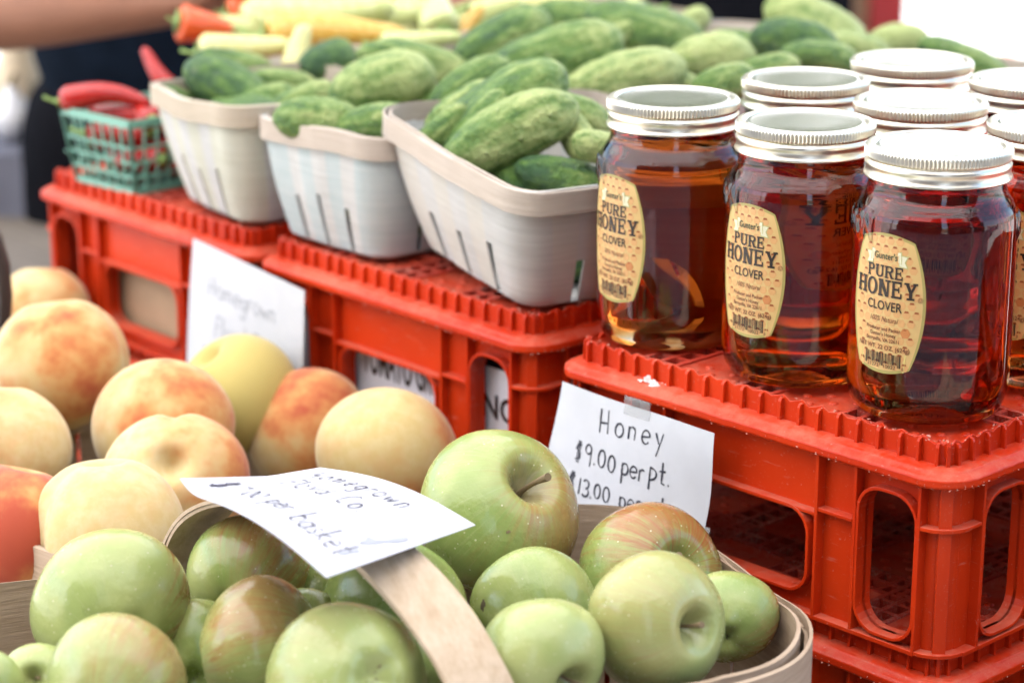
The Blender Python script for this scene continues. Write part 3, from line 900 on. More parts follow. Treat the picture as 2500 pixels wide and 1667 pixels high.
# ================================================================== HONEY JARS
RB, RL, JH = .0392, .0345, .130
LABC, LABH = .0592, .0340           # label centre height, half height
def jar_meshes():
    out = {}
    prof = [(.0001, .0040), (.012, .0036), (.022, .0026), (.0275, .0008), (.0305, .0), (.0335, .0006), (.0358, .0026), (.0376, .0062), (.0387, .0112), (.0391, .0165)]
    prof += [(RB, .0165 + (.0860 - .0165) * k / 18) for k in range(1, 19)]
    sh_ = [(.0392, .0860), (.0392, .0930), (.0391, .0955), (.0388, .0980), (.0381, .1003), (.0370, .1025), (.0357, .1045), (.0345, .1062), (.0336, .1078), (.0330, .1094), (.0327, .1112), (.0326, .1130), (.0326, .1280)]
    fine = []
    for (r0, z0), (r1, z1) in zip(sh_[:-1], sh_[1:]):
        k = 5 if z0 < .106 else 1
        fine += [(r0 + (r1 - r0) * i / k, z0 + (z1 - z0) * i / k) for i in range(k)]
    prof = prof[:-1] + fine + [(.0326, .1280), (.0001, .1280)]
    # raised lettering on the shoulder
    segs = []
    for th0 in (R(-122), R(-40), R(140)):
        cap = {'M': (.8, [[(0, 0), (.06, 1), (.35, .2), (.64, 1), (.7, 0)]]), 'A': (.72, [[(0, 0), (.3, 1), (.6, 0)], [(.12, .35), (.48, .35)]]),
               'S': (.6, [[(.48, .85), (.2, 1), (.03, .8), (.25, .52), (.48, .25), (.3, 0), (.02, .15)]]), 'O': (.75, [arcp(.33, .5, .32, .5, 0, 360)]), 'N': (.7, [[(0, 0), (0, 1), (.55, 0), (.55, 1)]])}
        h = .0100; tot = sum(cap[c][0] for c in 'MASON') * h * 1.12; x = -tot / 2
        for c in 'MASON':
            for pl in cap[c][1]:
                for p, q in zip(pl[:-1], pl[1:]):
                    segs.append(((th0 * RB + x + p[0] * h, .0885 + p[1] * h), (th0 * RB + x + q[0] * h, .0885 + q[1] * h)))
            x += cap[c][0] * h * 1.12
    def emb(r, z, t):
        rr = r
        if .086 < z < .1010 and r > .03:
            tt = t if t < math.pi else t - 2 * math.pi
            px = tt * RB; best = 1
            for (ax, ay), (bx_, by_) in segs:
                if abs(px - (ax + bx_) / 2) > .012: continue
                dx, dy = bx_ - ax, by_ - ay; L2 = dx * dx + dy * dy or 1e-12
                k = max(0, min(1, ((px - ax) * dx + (z - ay) * dy) / L2))
                best = min(best, math.hypot(px - ax - dx * k, z - ay - dy * k))
            if best < .0015: rr += .0011 * (1 - (best / .0015) ** 2)
        if .012 < z < .104:           # hand-blown unevenness of pressed glass
            rr += .00012 * math.sin(3 * t + 25 * z) + .00005 * math.sin(7 * t - 40 * z)
        return rr
    b = MB(); b.lathe(prof, 288, fn=emb)
    out['glass_body'] = b.mesh('glass_body', M['glass'], True)
    h = MB()
    hp = [(.0001, .0062), (.020, .0054), (.028, .0036), (.0322, .0030), (.0352, .0050), (.0370, .0090), (.0378, .0150), (.0379, .0190), (.0379, .0940), (.0372, .0985), (.0355, .1025), (.0332, .1056), (.0312, .1080), (.0303, .1120), (.0001, .1120)]
    h.lathe(hp, 72)
    out['honey'] = h.mesh('honey', M['honey'], True, 60)
    bd = MB()
    bp = [(.0334, .1148), (.0350, .1150), (.0353, .1156), (.0349, .1164), (.0344, .1172), (.03415, .1186), (.0342, .1198), (.0346, .1208), (.0347, .1217), (.0343, .1226), (.0338, .1232), (.0337, .1238),
          (.0341, .1243), (.03455, .1247), (.03455, .1255), (.0346, .1265), (.0346, .1275), (.03465, .1285), (.0344, .1292), (.0339, .1298), (.0331, .1301), (.0318, .1302), (.0308, .1301), (.0303, .1297), (.0301, .1288)]
    bd.lathe(bp, 672, fn=lambda r, z, t: r + (.00042 * math.cos(112 * t) if .1244 < z < .1288 else 0))
    out['lid_band'] = bd.mesh('lid_band', M['tin'], True, 60)
    ld = MB(); ld.lathe([(.0316, .1288), (.0296, .1290), (.0289, .1294), (.0282, .1296), (.0270, .1294), (.0262, .12925), (.015, .1293), (.0001, .1293)], 96)
    out['lid_plate'] = ld.mesh('lid_plate', M['disc'], True)
    # ---- paper label -----------------------------------------------
    hw = lambda z: .0208 - .0072 * (z / LABH) ** 2
    def cyl(x, z, e): return ((RB + .0003 + e) * math.cos(x / RB), (RB + .0003 + e) * math.sin(x / RB), LABC + z)
    def lab(u, v): return u * hw(v * LABH * .93), v * (LABH - .0032 * u * u)
    lb = MB(); nu, nv = 30, 40
    us = [-1, -.93] + [-.93 + 1.86 * i / (nu - 2) for i in range(1, nu - 2)] + [.93, 1]
    vsr = [-1, -.955] + [-.955 + 1.91 * i / (nv - 2) for i in range(1, nv - 2)] + [.955, 1]
    grid = [cyl(*lab(u, v), .0001) for v in vsr for u in us]
    nu_, nv_ = len(us), len(vsr)
    for j in range(nv_ - 1):
        for i in range(nu_ - 1):
            mi = 1 if i in (0, nu_ - 2) or j in (0, nv_ - 2) else 0
            lb.f.append((j * nu_ + i, j * nu_ + i + 1, (j + 1) * nu_ + i + 1, (j + 1) * nu_ + i)); lb.m.append(mi)
    lb.v = grid
    out['paper_label'] = lb.mesh('paper_label', [M['lab_cream'], M['lab_gold']], True)
    # ---- what is printed on it ----------------------------------------
    pr = MB()   # slots: 0 hex, 1 brown cap, 2 banner gold, 3 banner cream, 4 black, 5 brown, 6 deep hex, 7 green
    def flat(vs, fs, e, mi): pr.add([cyl(x, z, e) for x, z in vs], fs, mi)
    inside = lambda x, z: abs(x) < hw(z) * .90 - .0012 and abs(z) < LABH * .92 - .0030 * (x / .02) ** 2
    hs = .0026
    row = 0; z = -LABH
    rnd = random.Random(2)
    while z < LABH:
        for k in range(-12, 13):
            x = k * hs * math.sqrt(3) * 1.06 + (hs * .92 if row % 2 else 0)
            if not inside(x, z): continue
            hexv = [(x + hs * .84 * math.cos(R(60 * q)), z + hs * .84 * math.sin(R(60 * q))) for q in range(6)]
            flat(hexv, [tuple(range(6))], .00020, 0)
            edge = abs(x) > hw(z) * .55 or abs(z) > LABH * .66
            if edge:
                a = hs * .70
                flat([(x - a * .62, z + a * .55), (x + a * .62, z + a * .55), (x + a * .42, z + a * 1.1), (x - a * .42, z + a * 1.1)], [(0, 1, 2, 3)], .00024, 1)
        z += hs * 1.66; row += 1
    x, z = .0118, -.0128
    flat([(x + hs * 1.0 * math.cos(R(60 * q)), z + hs * 1.0 * math.sin(R(60 * q))) for q in range(6)], [tuple(range(6))], .00026, 6)
    # banner
    bz, bh = .0232, .0030
    for s_ in (-1, 1):
        flat([(s_ * .0072, bz + .0016), (s_ * .0120, bz + .0012), (s_ * .0105, bz - .0018), (s_ * .0120, bz - .0050), (s_ * .0072, bz - .0044)], [(0, 1, 2, 3, 4)], .00028, 2)
        flat([(s_ * .0074, bz + .0011), (s_ * .0112, bz + .0007), (s_ * .0099, bz - .0018), (s_ * .0112, bz - .0044), (s_ * .0074, bz - .0039)], [(0, 1, 2, 3, 4)], .00032, 3)
    flat([(-.0085, bz - bh), (.0085, bz - bh), (.0085, bz + bh), (-.0085, bz + bh)], [(0, 1, 2, 3)], .00036, 2)
    flat([(-.0080, bz - bh + .0005), (.0080, bz - bh + .0005), (.0080, bz + bh - .0005), (-.0080, bz + bh - .0005)], [(0, 1, 2, 3)], .00040, 3)
    def txt(t, size, z, mi, bold=0, sx=1.0, x=0, e=.00046, slant=0):
        vs, fs = font_mesh(t, size, bold, 1.0, sx)
        flat([(a + x + slant * b, b + z) for a, b in vs], fs, e, mi)
    txt("Gunter's", .0046, bz - .0016, 7, .00006, .80)
    # slab serif PURE / HONEY
    def slab(word, x0, x1, z0, h, wts, e=.00046, mi=4):
        tot = sum(wts); x = x0; sc = (x1 - x0) / tot
        for ch, wt in zip(word, wts):
            w_ = wt * sc; g_ = w_ * .94; t = g_ * .24; tn = h * .13; s = h * .12
            def q(a0, b0, a1, b1): flat([(x + a0, z0 + b0), (x + a1, z0 + b0), (x + a1, z0 + b1), (x + a0, z0 + b1)], [(0, 1, 2, 3)], e, mi)
            def pg(*p): flat([(x + a, z0 + b) for a, b in p], [tuple(range(len(p)))], e + .00001, mi)
            def serif(xc, top=False, wdt=None):
                ww = (wdt or t * 1.9) / 2
                q(max(0, xc - ww), h - s if top else 0, min(g_, xc + ww), h if top else s)
            def ring(cx, cy_, rx, ry, ix, iy, a0=0, a1=360):
                n = 16; o_ = [(x + cx + rx * math.cos(R(a0 + (a1 - a0) * i / n)), z0 + cy_ + ry * math.sin(R(a0 + (a1 - a0) * i / n))) for i in range(n + 1)]
                i_ = [(x + cx + ix * math.cos(R(a0 + (a1 - a0) * i / n)), z0 + cy_ + iy * math.sin(R(a0 + (a1 - a0) * i / n))) for i in range(n + 1)]
                flat(o_ + i_, [(i, i + 1, n + 2 + i, n + 1 + i) for i in range(n)], e, mi)
            l = g_ * .17; r_ = g_ * .80
            if ch in 'PRE' or ch == 'H' or ch == 'N':
                q(l - t / 2 + .02 * g_, 0, l + t / 2, h); serif(l); serif(l, True)
            if ch == 'H':
                q(r_ - t / 2, 0, r_ + t / 2, h); serif(r_); serif(r_, True); q(l, h * .44, r_, h * .44 + tn)
            if ch == 'N':
                q(r_ - t * .35, 0, r_ + t * .25, h); serif(r_, True); pg((l - t * .4, h), (l + t * .7, h), (r_ + t * .25, 0), (r_ - t * .85, 0))
            if ch in 'PR':
                q(l, h - tn, g_ * .55, h); q(l, h * .45, g_ * .55, h * .45 + tn)
                ring(g_ * .55, h * .725, g_ * .36, h * .275, g_ * .36 - t, h * .275 - tn, -90, 90)
            if ch == 'R':
                pg((g_ * .42, h * .5), (g_ * .66, h * .5), (g_ * .92, 0), (g_ * .66, 0)); q(g_ * .66, 0, g_, s)
            if ch == 'E':
                q(l, 0, g_ * .86, tn); q(l, h - tn, g_ * .84, h); q(l, h * .45, g_ * .66, h * .45 + tn)
                q(g_ * .76, 0, g_ * .88, h * .30); q(g_ * .74, h * .70, g_ * .86, h); q(g_ * .58, h * .34, g_ * .68, h * .68)
            if ch == 'U':
                q(l - t / 2, h * .3, l + t / 2, h); q(r_ - t * .35, h * .3, r_ + t * .3, h); serif(l, True); serif(r_, True)
                ring((l + r_) / 2, h * .3, (r_ - l) / 2 + t * .4, h * .3, (r_ - l) / 2 - t * .45, h * .3 - tn, 180, 360)
            if ch == 'O':
                ring(g_ * .49, h * .5, g_ * .49, h * .52, g_ * .49 - t * .95, h * .52 - tn, 0, 360)
            if ch == 'Y':
                q(g_ * .5 - t / 2, 0, g_ * .5 + t / 2, h * .46); serif(g_ * .5, False, t * 2.4)
                pg((g_ * .06, h), (g_ * .06 + t * 1.1, h), (g_ * .5 + t / 2, h * .42), (g_ * .5 - t / 2, h * .42)); pg((g_ * .94 - t * .7, h), (g_ * .94, h), (g_ * .5 + t / 2, h * .42), (g_ * .5 - t * .3, h * .42))
                serif(g_ * .16, True); serif(g_ * .86, True)
            x += w_
    slab('PURE', -.0102, .0102, .0126, .0060, (1, 1.1, 1.1, 1))
    slab('HONEY', -.0172, .0172, .0036, .0083, (1.1, 1.1, 1.15, 1, 1.1))
    txt('U', .0018, .0034, 5, 0, 1, .0182)
    ringv = [(.0182 + .0012 * math.cos(R(20 * q)), .0040 + .0012 * math.sin(R(20 * q))) for q in range(18)] + [(.0182 + .0010 * math.cos(R(20 * q)), .0040 + .0010 * math.sin(R(20 * q))) for q in range(18)]
    flat(ringv, [(q, (q + 1) % 18, 18 + (q + 1) % 18, 18 + q) for q in range(18)], .00046, 5)
    txt('CLOVER', .0063, -.0030, 4, .00007, .82)
    for t, size, zz, c in (('100% Natural', .0036, -.0086, 5),):
        txt(t, size, zz, c, 0, .78, slant=.25)
    txt('Producer and Packer', .0026, -.0130, 5, .00004, .86)
    txt("Gunter's Honey", .0026, -.0157, 5, .00004, .86)
    txt('Berryville, VA 22611', .0026, -.0184, 5, .00004, .86)
    txt('NET WT. 22 OZ. (624g)', .0031, -.0222, 5, .00004, .92)
    flat([(-.0118, -.0322), (.0118, -.0322), (.0126, -.0236), (-.0126, -.0236)], [(0, 1, 2, 3)], .00030, 8)
    rnd = random.Random(21); x = -.0096
    while x < .0096:
        w_ = rnd.choice((.00022, .00022, .00042, .00065)); 
        lo = -.0302 if x < -.0085 or abs(x) < .0005 or x > .0085 else -.0290
        flat([(x, lo), (x + w_, lo), (x + w_, -.0240), (x, -.0240)], [(0, 1, 2, 3)], .00046, 4)
        x += w_ + rnd.choice((.00022, .00030, .00050))
    txt('21273', .0026, -.0311, 4, 0, 1.05, -.0045); txt('10022', .0026, -.0311, 4, 0, 1.05, .0045)
    txt('0', .0022, -.0290, 5, 0, 1, -.0108); txt('8', .0022, -.0311, 5, 0, 1, .0112)
    mats = [M['p_hex'], M['p_cap'], M['p_gold'], M['p_cream'], M['p_black'], M['p_brown'], M['p_deep'], M['p_green'], M['p_field']]
    out['print'] = pr.mesh('print', mats)
    return out
M['lab_cream'] = plain('label_honey_yellow', (.62, .41, .155), .45); M['lab_gold'] = plain('label_olive_border', (.37, .30, .09), .4)
M['p_hex'] = plain('print_apricot', (.62, .335, .125), .45); M['p_cap'] = plain('print_rust', (.30, .08, .02), .45)
M['p_gold'] = plain('print_olive', (.46, .42, .16), .45); M['p_cream'] = plain('print_cream', (.66, .63, .43), .45)
M['p_black'] = plain('print_black', (.025, .015, .010), .45); M['p_brown'] = plain('print_brown', (.16, .05, .02), .45)
M['p_deep'] = plain('print_deep_rust', (.52, .20, .06), .45); M['p_green'] = plain('print_dark_green', (.04, .07, .03), .45)
M['p_field'] = plain('print_straw', (.58, .46, .14), .45)
JM = jar_meshes()
def jar(label, a, b, deg, z=.0012):
    p = W(a, b, z)
    t = thing('honey_jar', label, 'honey jar', p, (0, 0, R(deg)), 'jars of honey')
    put('glass_body', JM['glass_body'], t); put('honey', JM['honey'], t)
    put('lid_band', JM['lid_band'], t, None, (0, 0, deg * 1.7)); put('lid_plate', JM['lid_plate'], t)
    l = put('paper_label', JM['paper_label'], t); put('lettering', JM['print'], l)
    return t
def ab(x, y):
    q = Vector((x, y)) - C0
    return q.dot(U), q.dot(V)
jar('honey jar nearest the crate corner, front right, label in full view', *ab(.2025, 1.0915), -134)
jar('honey jar in the middle of the front row between two others', *ab(.1462, 1.1500), -138)
jar('dark honey jar at the left of the front row beside the cucumber basket', *ab(.0845, 1.2135), -143.5)
jar('honey jar in the second row behind the gap of the two left front jars', *ab(.1608, 1.2710), -120)
jar('honey jar in the second row right behind the front corner jar, white lid', *ab(.2128, 1.2050), -150)
jar('rearmost honey jar with shining white lid, back row', *ab(.2290, 1.3310), -100)
jar('back row honey jar cut by the right edge, higher in the picture', .132, .236, -141)
jar('honey jar cut by the right edge beside the front corner jar', .0495, .145, -139)

# ================================================================== SIGNS AND PAPER
def quad_surf(tl, tr, bl, br, w, h, bow=0.0, curl=None):
    tl, tr, bl, br = map(Vector, (tl, tr, bl, br))
    nrm = (tr - tl).cross(tl - bl).normalized()
    def f_(x, y, e):
        u, v = x / w, y / h
        p = (bl * (1 - u) + br * u) * (1 - v) + (tl * (1 - u) + tr * u) * v
        d = bow * math.sin(math.pi * min(1, max(0, u))) * (1 if curl is None else 1)
        if curl: d += curl(u, v)
        return p + nrm * (d + e)
    return f_
# honey sign
hs_ = thing('price_sign', 'white paper sign reading Honey, taped to the front of the honey crate', 'paper sign', W(.20, .004, -.10))
o0 = hs_.location
bb = -.0030
tl, tr = W(.2480, bb - .004, -.0190) - o0, W(.1370, bb, -.0205) - o0
bl, br = W(.2560, bb - .014, -.1030) - o0, W(.1390, bb - .010, -.1060) - o0
sf = quad_surf(tl, tr, bl, br, .112, .085, .0015, lambda u, v: .0012 * math.sin(7 * v + 1.2) * (u ** 3) + .0010 * math.sin(5 * v) * (1 - u) ** 2 + .0007 * math.sin(9 * u + 5 * v))
q = MB(); sheet(q, .112, .085, sf, edge=lambda x, y: (x - .0012 * math.sin(y * 70) * (1 if x > .1 else 0), y))
q.build('sheet', M['paper'], hs_, True, 40)
q = MB()
wr = write('Honey', .0345, .0660, .0128, 4, 1.45, .05, 3)
wr += write('$', .0190, .0465, .0108, 2, 1.2, .03, 4) + write('9.00', .0265, .0465, .0125, 3, 1.12, .05, 5) + write('per', .0545, .0475, .0118, 4, 1.05, .05, 6) + write('Pt.', .0730, .0490, .0125, 4, 1.05, .03, 7)
wr += write('$', .0180, .0290, .0105, 2, 1.2, .03, 8) + write('13.00', .0255, .0290, .0112, 3, 1.05, .05, 9) + write('per', .0560, .0300, .0115, 4, 1.05, .05, 10) + write('qt.', .0760, .0310, .0120, 4, 1.1, .03, 11)
ribbons(q, wr, .00095, sf, .00022)
q.build('handwriting', M['ink'], hs_)
q = MB()
sheet(q, .018, .010, lambda x, y, e: sf(.0500 + x, .0800 + y, .0004 + e + (.0012 if y > .005 else 0)), .00006, 6, 4)
q.build('tape', M['tape'], hs_, True)
q = MB()
sheet(q, .0065, .020, lambda x, y, e: sf(.1085 + x, .016 + y, .0004 + e), .00006, 4, 4)
q.build('tape', M['tape'], hs_, True)
# blurred sign on the left crates
ls = thing('price_sign', 'white paper sign on the left crates with faint blurred writing', 'paper sign', W(.54, .0, -.10))
o0 = ls.location
tl, tr = W(.6040, -.001, -.0075) - o0, W(.4800, -.004, -.0165) - o0
bl, br = W(.6080, -.008, -.0990) - o0, W(.4815, -.010, -.1030) - o0
sf2 = quad_surf(tl, tr, bl, br, .118, .085, .0008, lambda u, v: .0008 * math.sin(4 * u + 3 * v))
q = MB(); sheet(q, .118, .085, sf2); q.build('sheet', M['paper'], ls, True, 40)
q = MB()
wr = write('Homegrown', .020, .0560, .0130, 0, 1.12, .05, 3) + write('Floyd Co.', .030, .0330, .0130, 0, 1.14, .05, 4) + write('$ 7.00', .016, .0100, .0130, 0, 1.2, .04, 5)
ribbons(q, wr, .00085, sf2, .00022); q.build('handwriting', M['inkpale'], ls)

# ================================================================== WOODEN FRUIT BASKETS
AXD = R(22.2)                       # long axis of the apple basket
AT = Vector((math.cos(AXD), math.sin(AXD))); AN = Vector((-math.sin(AXD), math.cos(AXD)))
TABZ = ZJ + TZ
def fruit_basket(label, centre, ang, hx, hy, rc, rimz, group):
    t = thing('wooden_fruit_basket', label, 'basket', (centre[0], centre[1], TABZ), (0, 0, ang), group)
    H = ZJ + rimz - TABZ
    def ring(off, n=14, st=.006): return rrect(-hx - off, hx + off, -hy - off, hy + off, max(.01, rc + off), n, st)
    rnd = random.Random(len(label))
    path = ring(0)
    ph = [rnd.uniform(-.0005, .0005) for _ in path]
    # outer bands and the inner band
    def wav(i, k): return .0010 * math.sin(i * .21) + .0006 * math.sin(i * .57 + 1)
    b = MB(); b.sweep(ring(.0030), [(0, H - .034), (0, H - .0006), (.0016, H), (.0016, H - .034)], zfn=wav)
    b.build('outer_band', M['wood_rim'], t, True, 40)
    b = MB(); b.sweep(ring(.0012), [(0, H - .030), (0, H - .0030), (.0014, H - .0024), (.0014, H - .030)], zfn=lambda i, k: wav(i + 40, k))
    b.build('middle_band', M['wood_rim'], t, True, 40)
    b = MB(); b.sweep(ring(-.0026), [(0, H - .036), (0, H + .0010), (.0018, H + .0016), (.0018, H - .036)], zfn=lambda i, k: wav(i + 90, k))
    b.build('inner_band', M['wood_rim'], t, True, 40)
    # staves: thin upright slats, each its own piece
    per = 0; acc = [0]
    for i in range(1, len(path) + 1):
        p, q_ = path[i - 1], path[i % len(path)]
        per += math.hypot(q_[0] - p[0], q_[1] - p[1]); acc.append(per)
    ns = int(per / .034)
    sm = MB()
    hz = H - .004
    sm.add([(-.0155, -.0008, .004), (.0155, -.0008, .004), (.0166, -.0008, hz), (-.0166, -.0008, hz), (-.0155, .0008, .004), (.0155, .0008, .004), (.0166, .0008, hz), (-.0166, .0008, hz)],
           [(0, 1, 2, 3), (7, 6, 5, 4), (0, 4, 5, 1), (1, 5, 6, 2), (2, 6, 7, 3), (3, 7, 4, 0)])
    me = sm.mesh('stave', M['wood_rim'])
    for k in range(ns):
        s_ = per * k / ns
        i = max(j for j in range(len(path)) if acc[j] <= s_)
        p, q_ = path[i], path[(i + 1) % len(path)]
        tt = (s_ - acc[i]) / max(1e-9, acc[i + 1] - acc[i])
        x = p[0] + (q_[0] - p[0]) * tt; y = p[1] + (q_[1] - p[1]) * tt
        nx = p[2] + (q_[2] - p[2]) * tt; ny = p[3] + (q_[3] - p[3]) * tt
        put('stave', me, t, (x - nx * .0006 * (k % 2), y - ny * .0006 * (k % 2), 0), (0, 0, math.atan2(ny, nx) - math.pi / 2))
    b = MB(); fl = rrect(-hx + .003, hx - .003, -hy + .003, hy - .003, max(.008, rc - .003), 10)
    n = len(fl); b.add([(p[0], p[1], .003) for p in fl] + [(p[0], p[1], .0065) for p in fl], [tuple(range(n - 1, -1, -1)), tuple(range(n, 2 * n))] + [(i, (i + 1) % n, n + (i + 1) % n, n + i) for i in range(n)])
    b.build('floor_board', M['wood_rim'], t)
    b = MB(); b.sweep(ring(.0024), [(0, .012), (0, .034), (.0014, .034), (.0014, .012)]); b.build('lower_band', M['wood_rim'], t, True, 40)
    return t
RIMZ = -.068
def TN(t, n): return AT * t + AN * n
ac = TN(.291, .931)
apple_basket = fruit_basket('pale wooden basket of green apples in the foreground', ac, AXD, .207, .1150, .066, RIMZ, 'wooden fruit baskets')
# bent wood handle: from the back rim, over the apples, to the front rim
f1 = Vector((-.160, 1.064, ZJ - .080)); f2 = Vector((-.002, .868, ZJ - .090))
def hpt(t):
    s_ = (1 - math.cos(math.pi * t)) / 2
    p = f1.lerp(f2, s_)
    p.z += .0755 * math.sin(math.pi * t) ** 1.05
    return p
hd = MB()
wdir = Vector(((f2 - f1).y, -(f2 - f1).x, 0)).normalized() * -1
for lay, (th0, th1, ww) in enumerate(((0, .0017, .0152), (-.0019, -.0002, .0146))):
    n = 60; vs = []; fs = []
    for i in range(n + 1):
        t = -.04 + 1.08 * i / n
        tc = max(0, min(1, t)); p = hpt(tc)
        tan = (hpt(min(1, tc + .01)) - hpt(max(0, tc - .01))).normalized()
        up = wdir.cross(tan).normalized()
        if up.z < 0 and .05 < tc < .95: up = -up
        if tc <= .05: up = Vector(((f1 - f2).x, (f1 - f2).y, 0)).normalized() * .8 + Vector((0, 0, .2))
        if tc >= .95: up = Vector(((f2 - f1).x, (f2 - f1).y, 0)).normalized() * .8 + Vector((0, 0, .2))
        p = p + Vector((0, 0, min(0, t) * .25 - max(0, t - 1) * .25 * 1))
        wv = .0004 * math.sin(i * .5 + lay)
        for sgn, th in ((-1, th0), (1, th0), (1, th1), (-1, th1)):
            vs.append(p + wdir * (ww + wv) * sgn + up * th)
    for i in range(n):
        for k in range(4):
            l = (k + 1) % 4
            fs.append((i * 4 + k, i * 4 + l, i * 4 + 4 + l, i * 4 + 4 + k))
    fs += [(3, 2, 1, 0), (n * 4, n * 4 + 1, n * 4 + 2, n * 4 + 3)]
    hd.add(vs, fs)
me = hd.mesh('handle', M['wood_handle'], True, 40)
ho = put('handle', me, apple_basket)
inv = (Matrix.Translation(apple_basket.location) @ Matrix.Rotation(AXD, 4, 'Z')).inverted()
me.transform(inv)
# peach basket behind it, tucked against the crates
pcx = W(.428, -.139)
peach_basket = fruit_basket('wooden basket of peaches tucked between the crates and the apples', (pcx.x, pcx.y), VANG, .123, .168, .110, -.078, 'wooden fruit baskets')

hp_ = [aty(x, y, 1.44) for x, y in ((-150, 380), (-90, 430), (-45, 490), (-14, 550), (4, 610), (10, 680), (6, 760), (-6, 840))]
inv = (Matrix.Translation(peach_basket.location) @ Matrix.Rotation(VANG, 4, 'Z')).inverted()
q = MB(); q.tube([inv @ p for p in hp_], .011, 10, flat=.45); q.build('handle', M['dark_handle'], peach_basket, True, 40)

# card on the handle
cd = thing('price_card', 'white card lettered Homegrown Floyd Co., taped on the basket handle', 'paper sign', hpt(.5))
o0 = cd.location.copy()
tl, tr = atz(735, 1073, -.0105) - o0, atz(1092, 1205, -.0175) - o0
bl, br = atz(410, 1128, .0010) - o0, atz(750, 1325, .0005) - o0
def ccurl(u, v): return .0060 * math.sin(math.pi * min(1, max(0, u))) * (1 - .1 * v) + .006 * max(0, (.16 - u) / .16) ** 2 * max(0, 1 - v * 1.6)
sf3 = quad_surf(tl, tr, bl, br, .122, .072, 0, ccurl)
q = MB(); sheet(q, .122, .072, sf3, .0003, 30, 18); q.build('sheet', M['card'], cd, True, 40)
q = MB()
wr = write('Homegrown', .0150, .0535, .0108, 1, 1.45, .03, 3, .12) + write('Floyd', .0205, .0370, .0112, 2, 1.35, .03, 4, .12) + write('Co.', .0620, .0385, .0112, 0, 1.35, .03, 4, .12)
wr += write('$', .0050, .0115, .0125, 0, 1.2, .03, 5, .1) + write('7.00', .0160, .0145, .0118, 0, 1.08, .03, 6, .1) + write('per', .0450, .0150, .0112, -2, 1.12, .03, 7, .1) + write('basket', .0690, .0125, .0125, -3, 1.22, .03, 8, .1)
ribbons(q, wr, .00075, sf3, .0003); q.build('handwriting', M['inkgrey'], cd)
q = MB()
ribbons(q, [[(.1085, .0130), (.1120, .0205)], [(.1062, .0240), (.1120, .0345), (.1150, .0420)], [(.109, .0290), (.1040, .0290)]], .0030, sf3, .0003)
q.build('smudge', M['inkpale'], cd)
q = MB()
ribbons(q, [[(.013, .0672), (.060, .0668)]], .0003, sf3, .0003)
sheet(q, .020, .010, lambda x, y, e: sf3(.003 + x, .024 + y, .0004 + e), .00006, 6, 4)
q.build('tape', M['tape'], cd, True)

# ================================================================== FRUIT SHAPES
def apple_mesh(seed):
    rnd = random.Random(seed); n, m = 72, 48
    ph = [rnd.uniform(0, 6.28) for _ in range(6)]
    tall = rnd.uniform(.86, .92); skew = rnd.uniform(-.05, .05)
    vs = []; fs = []
    for j in range(m + 1):
        t = math.pi * j / m
        t = max(.012, min(math.pi - .012, t))
        for i in range(n):
            th = 2 * math.pi * i / n
            rho = math.sin(t) ** .92 * (1 + .085 * math.cos(t) - .03 * math.cos(2 * t))
            z = tall * math.cos(t)
            z -= .42 * math.exp(-(rho / .25) ** 2) * (1 if z > 0 else 0) * (1 - .10 * math.cos(th + ph[1]))
            if z < 0:
                z += .25 * math.exp(-(rho / .26) ** 2)
                z += .018 * math.cos(5 * th + ph[0]) * math.exp(-((rho - .42) / .2) ** 2)
            low = max(0, -math.cos(t))
            k = 1 + .022 * math.cos(5 * th + ph[0]) * (.3 + low) + .020 * math.cos(2 * th + ph[2]) + .012 * math.cos(3 * th + ph[3])
            k *= 1 + .012 * math.sin(4 * t + ph[4]) * math.cos(th + ph[5])
            x, y = rho * k * math.cos(th), rho * k * math.sin(th)
            vs.append((x + skew * z, y, z))
    for j in range(m):
        for i in range(n):
            l = (i + 1) % n
            fs.append((j * n + i, (j + 1) * n + i, (j + 1) * n + l, j * n + l))
    fs.append(tuple(range(n - 1, -1, -1))); fs.append(tuple(range(m * n, m * n + n)))
    b = MB(); b.add(vs, fs); return b.mesh('apple_flesh', M['apple'], True)
def stem_mesh(seed):
    rnd = random.Random(seed); b = MB()
    a = rnd.uniform(0, 6.28); L = rnd.uniform(.42, .62); k = rnd.uniform(.10, .22)
    pts = [(math.cos(a) * k * (s / 6) ** 1.6, math.sin(a) * k * (s / 6) ** 1.6, .40 + L * s / 6) for s in range(7)]
    b.tube(pts, [.042, .034, .030, .030, .033, .042, .050], 9)
    return b.mesh('stem', M['stem'], True, 60)
def calyx_mesh(seed):
    rnd = random.Random(seed); b = MB()
    for k in range(6):
        a = k * 1.05 + rnd.uniform(-.2, .2)
        c_, s_ = math.cos(a), math.sin(a)
        b.add([(c_ * .02 - s_ * .035, s_ * .02 + c_ * .035, -.60), (c_ * .02 + s_ * .035, s_ * .02 - c_ * .035, -.60), (c_ * .10, s_ * .10, -.70), (c_ * .05, s_ * .05, -.60)], [(0, 1, 2), (0, 2, 3), (1, 3, 2)])
    return b.mesh('calyx', M['calyx'])
AM = [apple_mesh(s) for s in range(5)]; SM = [stem_mesh(s) for s in range(4)]; KM = [calyx_mesh(s) for s in range(2)]
def orient(axis, spin=0.0):
    return (Vector(axis).normalized().to_track_quat('Z', 'Y') @ Matrix.Rotation(spin, 3, 'Z').to_quaternion()).to_euler()
def orient2(axis, toward):
    z = Vector(axis).normalized(); x = Vector(toward); x = (x - z * x.dot(z)).normalized(); y = z.cross(x)
    return Matrix((x, y, z)).transposed().to_euler()
napp = [0]
